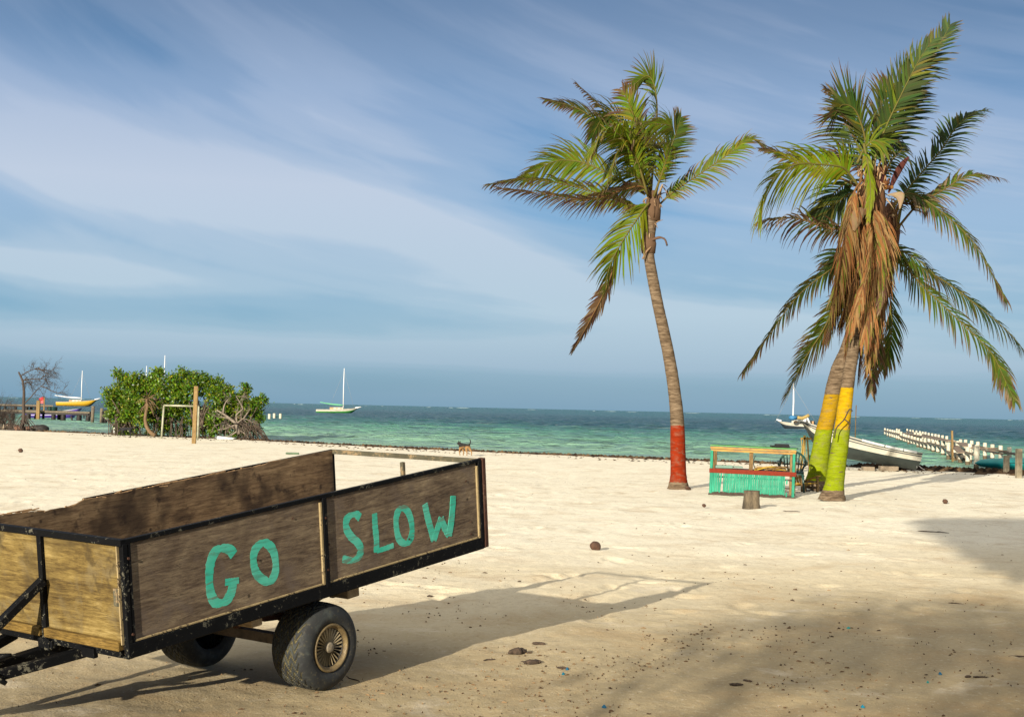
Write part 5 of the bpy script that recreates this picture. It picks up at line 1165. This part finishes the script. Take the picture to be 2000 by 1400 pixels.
def branchy(mb, p, d, l, r_, depth, spread=.6, col=None, bias=Vector((0, 0, .1)), kids=(2, 4), flat=0.0):
    q = p+d*l; m_ = p.lerp(q, .5)+Vector((random.gauss(0, 1), random.gauss(0, 1)*(1-flat), random.gauss(0, 1)))*l*.08
    mb.tube([p, m_, q], [r_, r_*.8, r_*.55], 5 if r_ > .012 else 4, col=col, cap=False)
    if depth <= 0: return
    for k in range(random.randint(*kids)):
        t = random.uniform(.35, 1); o = (p.lerp(m_, t*2) if t < .5 else m_.lerp(q, t*2-1))
        dd = (d+Vector((random.gauss(0, spread), random.gauss(0, spread)*(1-flat), random.gauss(0, spread)))+bias).normalized()
        branchy(mb, o, dd, l*random.uniform(.5, .85), r_*.55, depth-1, spread, col, bias, kids, flat)
def dead_things():
    random.seed(71)
    # sun-bleached tangle at the right foot of the mangrove
    Y = 64.2; b = P(466, 852, Y); root = empty('driftwood_snag', Vector((b.x, Y, -.05)), 'bare grey twisted snag in front of the rightmost mangrove', 'dead tree')
    q = lambda x, y, dy=0: P(200+x/5.556, 700+y/5.556, Y+dy)
    mb = MB(); tk = [q(1480, 820), q(1470, 760), q(1440, 700), q(1380, 650), q(1310, 600), q(1240, 560)]; mb.tube(spline(tk, 14), list(np.linspace(.10, .03, 14)), 7)
    for pts in ([q(1470, 720), q(1450, 620), q(1500, 570), q(1525, 540), q(1490, 470), q(1450, 410)], [q(1465, 700), q(1530, 655), q(1600, 675)], [q(1530, 655), q(1560, 610), q(1590, 570)], [q(1310, 600), q(1320, 520), q(1350, 460), q(1400, 410)], [q(1400, 660), q(1330, 640), q(1260, 640)], [q(1440, 720), q(1340, 760), q(1250, 780)], [q(1430, 760), q(1330, 700), q(1220, 730)], [q(1460, 790), q(1400, 830), q(1330, 850)], [q(1500, 780), q(1560, 830), q(1590, 870)]):
        mb.tube(spline(pts, 10), list(np.linspace(.045, .012, 10)), 5)
        for p in pts[1:]:
            for k in range(2): branchy(mb, p, Vector((random.gauss(0, 1), random.gauss(0, .5), random.gauss(0, 1))).normalized(), random.uniform(.15, .4), .012, 2, .5, bias=Vector((0, 0, 0)))
    mb.build('trunk', 'driftwood', root)
    mb = MB()
    for k in range(60):
        a = q(random.uniform(1450, 1640), random.uniform(650, 760), random.uniform(-.2, .8)); c = a+Vector((random.uniform(-.2, .9), random.uniform(-.4, .3), 0)); c.z = -.05; mb.tube(spline([a, a.lerp(c, .4)+Vector((.05, 0, .1)), c], 6), .014, 4)
    mb.build('hanging_roots', 'root_bark', root)
    # leaning brown sapling
    Y = 64.6; b = P(304, 850, Y); root = empty('dead_palm', Vector((b.x, Y, -.03)), 'small brown dead palm curving up in front of the left mangroves', 'dead palm')
    mb = MB(); mb.tube(spline([q(575, 835), q(530, 810), q(480, 740), q(465, 660), q(470, 600), q(485, 520), q(490, 440)], 20), list(np.linspace(.10, .055, 20)), 7); mb.build('trunk', 'sapling', root)
    mb = MB()
    for k in range(34):
        a = q(488, random.uniform(420, 500)); d = Vector((random.gauss(0, .5), random.gauss(0, .3), random.uniform(-.9, .5))).normalized(); l = random.uniform(.3, .75); mb.tube([a, a+d*l*.5+Vector((0, 0, .05)), a+d*l+Vector((0, 0, -.1))], [.02, .015, .005], 4)
    mb.build('dead_fronds', 'sapling', root)
    # bare tree at the left
    Y = 71; z = lambda x, y, dy=0: P(x/8.696, 700+y/8.696, Y+dy)
    b = z(395, 1200); root = empty('bare_tree', Vector((b.x, Y, -.05)), 'leafless grey tree with fine twigs standing by the left jetty', 'dead tree')
    mb = MB(); mb.tube(spline([z(370, 1195), z(385, 1120), z(405, 1000), z(400, 800), z(408, 600), z(400, 480), z(385, 385), z(350, 300), z(315, 228)], 24), list(np.linspace(.10, .04, 24)), 8); mb.build('trunk', 'dead_bark', root)
    mb = MB()
    limbs = [[z(350, 300), z(450, 235), z(560, 190), z(640, 150)], [z(400, 370), z(430, 350), z(465, 310)], [z(400, 370), z(520, 352), z(650, 350), z(760, 352), z(790, 385)], [z(420, 760), z(520, 660), z(620, 540), z(700, 470), z(790, 390)], [z(700, 470), z(800, 505), z(900, 560), z(1000, 585), z(1060, 570)], [z(600, 180), z(720, 190), z(850, 210), z(930, 170)], [z(640, 150), z(760, 230), z(850, 260)], [z(700, 340), z(760, 300), z(880, 330)], [z(420, 420), z(480, 400), z(550, 460)]]
    for l in limbs:
        mb.tube(spline(l, 10), list(np.linspace(.032, .012, 10)), 5)
        for i, p in enumerate(spline(l, 9)):
            if i < 2: continue
            for k in range(2): branchy(mb, p, Vector((random.uniform(-.3, 1), random.gauss(0, .5), random.gauss(0, .6))).normalized(), random.uniform(.22, .5), .009, 2, .55, bias=Vector((.15, 0, 0)))
    mb.build('twigs', 'dead_bark', root)
    mb = MB()
    for k in range(26):
        a = z(random.uniform(360, 440), random.uniform(950, 1090)); c = a+Vector((random.uniform(-.6, .75), random.uniform(-.3, .3), 0)); c.z = -.08; mb.tube(spline([a, a.lerp(c, .4)+Vector((0, 0, .06)), c], 6), .018, 4)
    mb.build('prop_roots', 'dead_bark', root)
    for bx, n_, lab, hh in ((8, 13, 'dark leafless shrub cut by the left edge of the picture', 1.0), (22, 9, 'tangled bare shrub between the left edge and the bare tree', .85), (-12, 12, 'tall bare shrub just outside the left edge', 1.3)):
        b = P(bx, 838, Y+.6); root = empty('bare_shrub', Vector((b.x, Y+.6, -.05)), lab, 'shrub', 'bare shrubs at the left'); mb = MB()
        for k in range(n_): branchy(mb, Vector((b.x+random.uniform(-.4, .4), Y+.6+random.uniform(-.4, .4), -.05)), Vector((random.gauss(0, .35), random.gauss(0, .3), 1)).normalized(), random.uniform(.45, .8)*hh, .026, 4, .42, bias=Vector((0, 0, .12)), kids=(2, 3))
        mb.build('twigs', 'dead_bark', root)
    # rubble and weed heap
    for k, (px, py, r_, lab, m_) in enumerate(((8, 838, .16, 'grey rubble stone nearest the left edge under the shrubs', 'concrete_block'), (22, 838, .28, 'largest grey rubble stone under the bare shrub', 'deck_plank'), (36, 840, .20, 'reddish rubble lump left of the bare tree foot', 'brick'), (50, 840, .20, 'pinkish rubble lump right of the bare tree foot', 'brick'), (62, 840, .14, 'pale rubble stone rightmost of the row', 'concrete_block'))):
        q_ = G(px, py); mb = MB(); mb.blob((0, 0, r_*.4), r_, 8, .25, (1.5, 1, .7)); o = mb.thing('rubble_stone', m_, (0, 0, 0), lab, 'stone', 'rubble along the left shore'); o.location = q_
    q_ = G(76, 837); mb = MB(); mb.blob((0, 0, .0), .30, 14, .2, (1.7, 1, .8)); o = mb.thing('seaweed_heap', 'wet_wood', (0, 0, 0), 'dark mound of seaweed right of the bare tree', 'seaweed'); o.location = q_
simple('brick', (.22, .11, .07), .9, .4, 10, .4)
dead_things()
# ================================================================== GOAL, POST, DOGS
def goal():
    Y = 61.5; q = lambda x, y: P(200+x/5.556, 700+y/5.556, Y)
    a = q(640, 855); b = q(1018, 855); Y2 = 62.5
    root = empty('goal_frame', Vector((a.x, Y, 0)), 'thin white goal frame in front of the mangroves', 'goal')
    ta = q(668, 508); tb = q(1045, 518)
    mb = MB(); mb.tube([(a.x, Y, -.1), ta], .042, 8); mb.build('upright', 'goal_paint', root); mb = MB(); mb.tube([(b.x, Y+.3, -.1), tb], .042, 8); mb.build('upright', 'goal_paint', root)
    mb = MB(); mb.tube([ta, tb], .04, 8); mb.build('crossbar', 'goal_paint', root)
    b = G(378.5, 866.5); t = P(383.5, 754, b.y); mb = MB(); mb.bar((b.x, b.y, -.15), t, .155, .12, up=(0, 1, 0)); mb.thing('timber_post', 'gold_post', (b.x, b.y, 0), 'tall square timber post planted in the sand before the goal frame', 'post', bevel=.008)
simple('goal_paint', (.36, .36, .27), .6, .3, 5, .2, (.20, .20, .12))
goal()
def dog_mat(name, back, legs, split=.315):
    m, n, b = newmat(name); v = coords(n); sp = N('ShaderNodeSeparateXYZ', n); n.links.new(v, sp.inputs[0])
    z = math_(n, 'ADD', sp.outputs[2], math_(n, 'MULTIPLY', math_(n, 'SUBTRACT', noise_(n, v, 9, 3), .5), .07))
    z = math_(n, 'SUBTRACT', z, math_(n, 'MULTIPLY', sp.outputs[0], .10))
    c = mix_(n, ramp_(n, z, [(split-.02, (0, 0, 0)), (split+.02, (1, 1, 1))]), legs, back)
    n.links.new(c, b.inputs['Base Color']); b.inputs['Roughness'].default_value = .85; n.links.new(bump_(n, noise_(n, v, 90, 3), .4, .004), b.inputs['Normal'])
def dog(loc, ang, s, mat, label, grazing=False):
    """dog facing -x: skinned skeleton with deep chest, tucked belly, hocks and curled tail"""
    V, Ed, Rr = [], [], []
    def v(x, y, z, r_, p=None):
        V.append((x*s, y*s, z*s)); Rr.append(r_*s); i = len(V)-1
        if p is not None: Ed.append((p, i))
        return i
    pel = v(.20, 0, .42, .075); loin = v(.08, 0, .42, .068, pel); rib = v(-.06, 0, .40, .098, loin); ch = v(-.19, 0, .40, .098, rib)
    if grazing: nk = v(-.29, 0, .40, .06, ch); hd = v(-.36, 0, .32, .055, nk); mz = v(-.42, 0, .26, .03, hd); ns = v(-.45, 0, .23, .02, mz)
    else: nk = v(-.28, .0, .46, .062, ch); hd = v(-.345, .0, .50, .056, nk); mz = v(-.42, .0, .485, .032, hd); ns = v(-.465, .0, .478, .020, mz)
    for e in (-1, 1): 
        a = v(-.325, e*.04, .545 if not grazing else .38, .016, hd); v(-.315, e*.048, .59 if not grazing else .42, .007, a)
    t1 = v(.29, 0, .46, .026, pel); t2 = v(.335, 0, .54, .020, t1); t3 = v(.34, 0, .62, .017, t2); t4 = v(.30, 0, .67, .014, t3); v(.26, 0, .64, .010, t4)
    def fore(e, kn, an, pw): a = v(-.20, e*.06, .30, .042, ch); b = v(kn[0], e*.065, kn[1], .026, a); c = v(an[0], e*.065, an[1], .018, b); v(pw[0], e*.065, pw[1], .020, c)
    fore(-1, (-.235, .17), (-.20, .06), (-.18, .022)); fore(1, (-.13, .17), (-.13, .06), (-.15, .020))
    def hind(e, st, hk, an, pw): a = v(st[0], e*.06, st[1], .060, pel); b = v(hk[0], e*.065, hk[1], .026, a); c = v(an[0], e*.065, an[1], .018, b); v(pw[0], e*.065, pw[1], .020, c)
    hind(-1, (.16, .28), (.225, .16), (.225, .05), (.20, .02)); hind(1, (.24, .28), (.34, .19), (.355, .07), (.335, .035))
    me = bpy.data.meshes.new('dog'); me.from_pydata(V, Ed, []); me.update(); o = bpy.data.objects.new('dog', me); C.objects.link(o)
    sk = o.modifiers.new('skin', 'SKIN'); sk.use_smooth_shade = True; sd_ = me.skin_vertices[0].data
    for i, r_ in enumerate(Rr): sd_[i].radius = (r_, r_); sd_[i].use_root = (i == 0)
    sb = o.modifiers.new('sub', 'SUBSURF'); sb.levels = 2; sb.render_levels = 2
    dg = bpy.context.evaluated_depsgraph_get(); me2 = bpy.data.meshes.new_from_object(o.evaluated_get(dg)); o.modifiers.clear(); o.data = me2; me2.materials.clear(); me2.materials.append(MATS[mat])
    for p_ in me2.polygons: p_.use_smooth = True
    o.location = loc; o.rotation_euler = (0, 0, ang); tag(o, label, 'dog')
dog_mat('dog_coat', (.006, .004, .003), (.22, .12, .04)); dog_mat('black_coat', (.006, .006, .007), (.006, .006, .007))
g_ = G(907, 890.5); dog(g_, -.82, .86, 'dog_coat', 'black backed tan dog with curled tail trotting along the shore', False)
g_ = G(246, 850.5); dog(Vector((P(247, 850, 64.0).x, 64.0, 0)), .1, .85, 'black_coat', 'black dog nosing about at the foot of the left mangrove', True)
# overturned pale hull and green board
def oddments():
    q = G(436, 858); mb = MB(); mb.prism([(-.35, 0), (.40, .0), (.5, .07), (-.30, .15), (-.38, .1)], .5, lambda u, v, w_: (u, w_, v)); o = mb.thing('dinghy', 'foam_white', (0, 0, 0), 'small pale dinghy side resting on the sand by the grey snag', 'dinghy', bevel=.02); o.location = (q.x, q.y, 0)
    q = G(228, 836, 0); p = P(224, 836, 69.5); root = mb = MB(); o = p.copy(); o.z = WZ; r2 = empty('rowing_boat', o+Vector((.22, 0, 0)), 'white rowing boat bow poking out left of the mangrove', 'boat', rot=Matrix.Rotation(R(180), 3, 'Z')); hull(r2, WM[r2.name], .30, .7, .48, .12, .05, [('foam_white', 'hull', 0, .9), ('stripe_dark', 'rail', .9, 1)])
    q = G(571, 887); mb = MB(); mb.box((0, 0, .03), (.42, .14, .06), Matrix.Rotation(.05, 3, 'Z')); o = mb.thing('board', 'green_board', (0, 0, 0), 'faded green board lying on the sand behind the trailer', 'board', bevel=.01); o.location = q
    q = G(1392, 903); mb = MB(); mb.tube([(0, 0, -.05), (.01, 0, .12), (-.01, 0, .24)], [.035, .05, .018], 7, rough=.3); o = mb.thing('stick', 'dark_wood', (0, 0, 0), 'dark stick upright in the seaweed left behind the stall', 'stick'); o.location = P(1398, 900, 50.0); o.location.z = -.03
simple('green_board', (.08, .13, .07), .7, .3)
oddments()
# ================================================================== SEAWEED LINE AND LITTER
def wrack():
    random.seed(91); mb = MB(); cols = [(.035, .022, .014), (.06, .038, .022), (.10, .065, .035), (.02, .014, .01)]
    def clump(x, y, r_, h):
        z0 = WZ+min(.12, max(0, float(shore(x))-y)*.05)+.005; c = random.choice(cols); n = 6; ids = []
        a0 = random.uniform(0, 6)
        for j in range(n): a = a0+6.283*j/n; ids.append(mb.addv((x+math.cos(a)*r_*random.uniform(.8, 2.2), y+math.sin(a)*r_*random.uniform(.4, 1), z0-.02), c))
        t = mb.addv((x, y, z0+h), c)
        for j in range(n): mb.f.append((ids[j], ids[(j+1) % n], t))
    for k in range(5200):
        x = random.uniform(-24, 19); dens = .35+.65*(mnoise.noise(Vector((x*.35, 2, 0)))+.5)
        if x > 11.5: dens = 1
        if random.random() > dens: continue
        off = abs(random.gauss(0, .45 if x < 11 else 1.0)); y = float(shore(x))-.35-off
        big = (1.6 if x > 11.5 else 1)
        clump(x, y, random.uniform(.05, .16)*big, random.uniform(.04, .13)*big)
        bpy  # noqa
    for k in range(900):
        x = random.uniform(-20, 19); y = float(shore(x))-random.uniform(1, 6); clump(x, y, random.uniform(.03, .07), random.uniform(.01, .03))
    o = mb.build('seaweed_line', 'wrack', fix=False); tag(o, 'dark broken line of washed up seaweed along the shore', 'seaweed', kind='stuff')
wrack()
def hz(x, y):
    # sand height used to seat litter (same profile as the ground without its fine relief)
    d = float(shore(x))-y; n = .035*vnoise(np.array([x*.22]), np.array([y*.22]), 1)+.03*vnoise(np.array([x*.8]), np.array([y*.8]), 2)+.020*vnoise(np.array([x*2.3]), np.array([y*2.0]), 3)+.013*vnoise(np.array([x*6.]), np.array([y*5.]), 4)+.007*vnoise(np.array([x*15.]), np.array([y*12.]), 5)
    return float((WZ+min(.12, max(0, d)*.05)) + .8*n[0]*min(1, max(.25, d/4))*min(1, max(.25, 1.4-math.hypot(x, y)/80)))
def litter():
    random.seed(101); mb = MB(); cols = [(.07, .042, .024), (.12, .075, .04), (.05, .032, .02), (.20, .13, .07), (.16, .105, .055)]
    def leaf(x, y, l, wd, c, lift=.006):
        a = random.gauss(.2, .9); dx, dy = math.cos(a), math.sin(a); z = hz(x, y)+.003
        n = 4; row = []
        cv = random.uniform(-.25, .25)
        for i in range(n+1):
            t = i/n-.5; w_ = wd*(1-(2*t)**2*.8)*.5; cx = x+dx*l*t-dy*cv*l*(t*t); cy = y+dy*l*t+dx*cv*l*(t*t); zz = z+lift*(.4+random.random())*(1-abs(t)*1.2)
            row.append((mb.addv((cx-dy*w_, cy+dx*w_, z-.002), c), mb.addv((cx, cy, zz+w_*.6), c), mb.addv((cx+dy*w_, cy-dx*w_, z-.002), c)))
        for i in range(n):
            a_, b_ = row[i], row[i+1]; mb.f += [(a_[0], b_[0], b_[1], a_[1]), (a_[1], b_[1], b_[2], a_[2])]
    k = 0
    while k < 1500:
        if random.random() < .62: px, py = random.gauss(1250, 420), random.gauss(1290, 80)
        else: px, py = random.uniform(-50, 2050), random.uniform(930, 1420)
        if not (-60 < px < 2060 and 900 < py < 1430): continue
        p = G(px, py); s = random.choice((.35, .45, .5, .6, .8, 1.0, 1.7)); c = random.choice(cols)
        if mnoise.noise(Vector((p.x*1.3, p.y*.8, 2)))+.25*mnoise.noise(Vector((p.x*4, p.y*4, 7))) < random.uniform(-.25, .25): continue
        s *= .30+.36*min(1, max(0, (p.y-8)/12)); leaf(p.x, p.y, .045*s*random.uniform(.6, 1.5), .010*min(s, 1)*random.uniform(.6, 1.6), c); k += 1
    for px, py in ((1108, 1309), (1100, 1316), (1657, 1227), (1836, 1316), (1685, 1382), (1180, 1382), (1812, 1333)):
        p = G(px, py); leaf(p.x, p.y, .028, .017, random.choice([(.01, .16, .24), (.02, .28, .26), (.02, .10, .18)]), .01)
    o = mb.build('beach_litter', 'litter', fix=False); tag(o, 'scattered dry leaf bits and twigs over the sand', 'litter', kind='stuff')
    # larger pieces one could pick up
    def driftp(px, py, l, r_, a, lab, name='driftwood', knob=2, m_='bark_bit'):
        p = G(px, py); mb = MB(); d = Vector((math.cos(a), math.sin(a), 0)); pts = [d*(t-.5)*l+Vector((random.gauss(0, 1), random.gauss(0, 1), 0))*l*.05+Vector((0, 0, r_*.6)) for t in np.linspace(0, 1, 6)]
        mb.tube(spline(pts, 12), [r_*random.uniform(.8, 1.1)*(math.sin(math.pi*(.06+.88*i/11))**.7) for i in range(12)], 8, rough=.12)
        for j in range(knob): q_ = random.choice(pts[1:5]); dd = Vector((random.gauss(0, 1), random.gauss(0, 1), .25)).normalized(); mb.tube([q_, q_+dd*l*.25], [r_*.5, r_*.1], 5, rough=.3)
        o = mb.thing(name, m_, (0, 0, 0), lab, 'stick', 'sticks and bark on the sand'); o.location = (p.x, p.y, hz(p.x, p.y))
    driftp(1012, 1279, .13, .030, .6, 'thick dark bark chunk, leftmost large one in the foreground sand'); driftp(1052, 1260, .10, .014, -.1, 'thin grey bark strip above the bark chunks')
    driftp(1040, 1297, .14, .020, .5, 'forked dark bark piece below the thick chunk', knob=4); driftp(955, 1290, .08, .007, .4, 'small forked twig near the trailer wheel', knob=2); driftp(1098, 1307, .07, .010, 0, 'short dark twig beside a blue fragment')
    driftp(1438, 1341, .08, .011, .1, 'dark bark sliver in the bottom middle sand'); driftp(1460, 1333, .06, .009, -.7, 'dark seed pod right of the bark sliver'); driftp(1867, 1174, .14, .006, -.5, 'thin bent black twig at the right edge of the sand', knob=1)
    driftp(1990, 1278, .16, .006, .05, 'thin straight twig cut by the right edge of the picture', knob=0); driftp(1915, 1324, .10, .007, .0, 'small crooked twig in the bottom right sand', knob=2); driftp(1890, 1323, .05, .010, .2, 'short dark twig at bottom right beside a crooked one')
    driftp(1548, 999, .32, .010, -.2, 'long thin twig on the sand below the stall', knob=1); driftp(1400, 1404, .07, .01, .4, 'dark twig at the bottom edge of the picture'); driftp(840, 1161, .05, .012, .2, 'small brown crumb of bark below the trailer tail')
    driftp(688, 1326, .22, .004, -.95, 'thin curved wire stem in the shadow right of the wheel', knob=0); driftp(1820, 1038, .5, .010, -.7, 'thin twig on the far sand right of the twin palms', knob=1)
simple('bark_bit', (.07, .045, .028), .9, .5, 50, .5, (.025, .016, .01))
litter()
# ================================================================== OFF-FRAME: unseen tree added behind the camera, its crown shaped to darken the foreground
def shade_caster_tree():
    random.seed(55); Yt = -3.0
    root = empty('added_shade_tree', Vector((3.2, Yt, 0)), 'added broad leaved tree behind the viewer, outside the picture, to shade the foreground', 'tree')
    mb = MB(); mb.tube(spline([(3.2, Yt, -.1), (3.0, Yt, 1.5), (2.4, Yt, 3.2), (1.2, Yt, 5.0), (-.5, Yt, 6.2)], 16), list(np.linspace(.22, .08, 16)), 10)
    for e in ((-3.4, 6.2), (-2.4, 5.2), (0, 4.2), (2.5, 5.5)): mb.tube(spline([(2.2, Yt, 3.5), (lerp(2.2, e[0], .5), Yt+.3, e[1]-.6), (e[0], Yt, e[1])], 8), list(np.linspace(.10, .03, 8)), 7)
    mb.build('trunk', 'root_bark', root)
    mb = MB(); cols = [(.04, .09, .015), (.07, .13, .02), (.12, .16, .02)]
    def put(n, f, size, s0, s1):
        k = 0
        while k < n:
            X, Z = random.uniform(-8, 5), random.uniform(2.0, 8.2)
            if random.random() > f(X, Z): continue
            p = Vector((X, Yt, Z))+L*random.uniform(s0, s1); a = Vector((random.gauss(0, 1), random.gauss(0, 1), random.gauss(0, 1))).normalized(); b_ = a.orthogonal().normalized(); L_ = size*random.uniform(.7, 1.3); c = random.choice(cols)
            i = [mb.addv(p, c), mb.addv(p+a*L_*.5+b_*L_*.3, c), mb.addv(p+a*L_, c), mb.addv(p+a*L_*.5-b_*L_*.3, c)]; mb.f.append(tuple(i)); k += 1
    def dense(X, Z):
        edge = X - (-5.55 + (7.5-Z)*1.03)
        return 1.0 if (edge > 0 and Z < 7.5 and Z > 5.2 and X < 0) else 0
    def low(X, Z):
        g = mnoise.noise(Vector((X*.7, Z*1.1, 4)))
        m_ = max(0, min(1, (X+5.6-(Z-3.2)*.3)/1.8))*max(0, min(1, (4.9-Z)/1.0))
        return m_*max(0, min(1, .62+g*1.1)) if Z > 2.2 and X < 1.5 else 0
    put(6500, dense, .30, -4, .8); put(5200, low, .16, -9, .3)
    mb.build('crown', 'mangrove_leaf', root, fix=False)
shade_caster_tree()
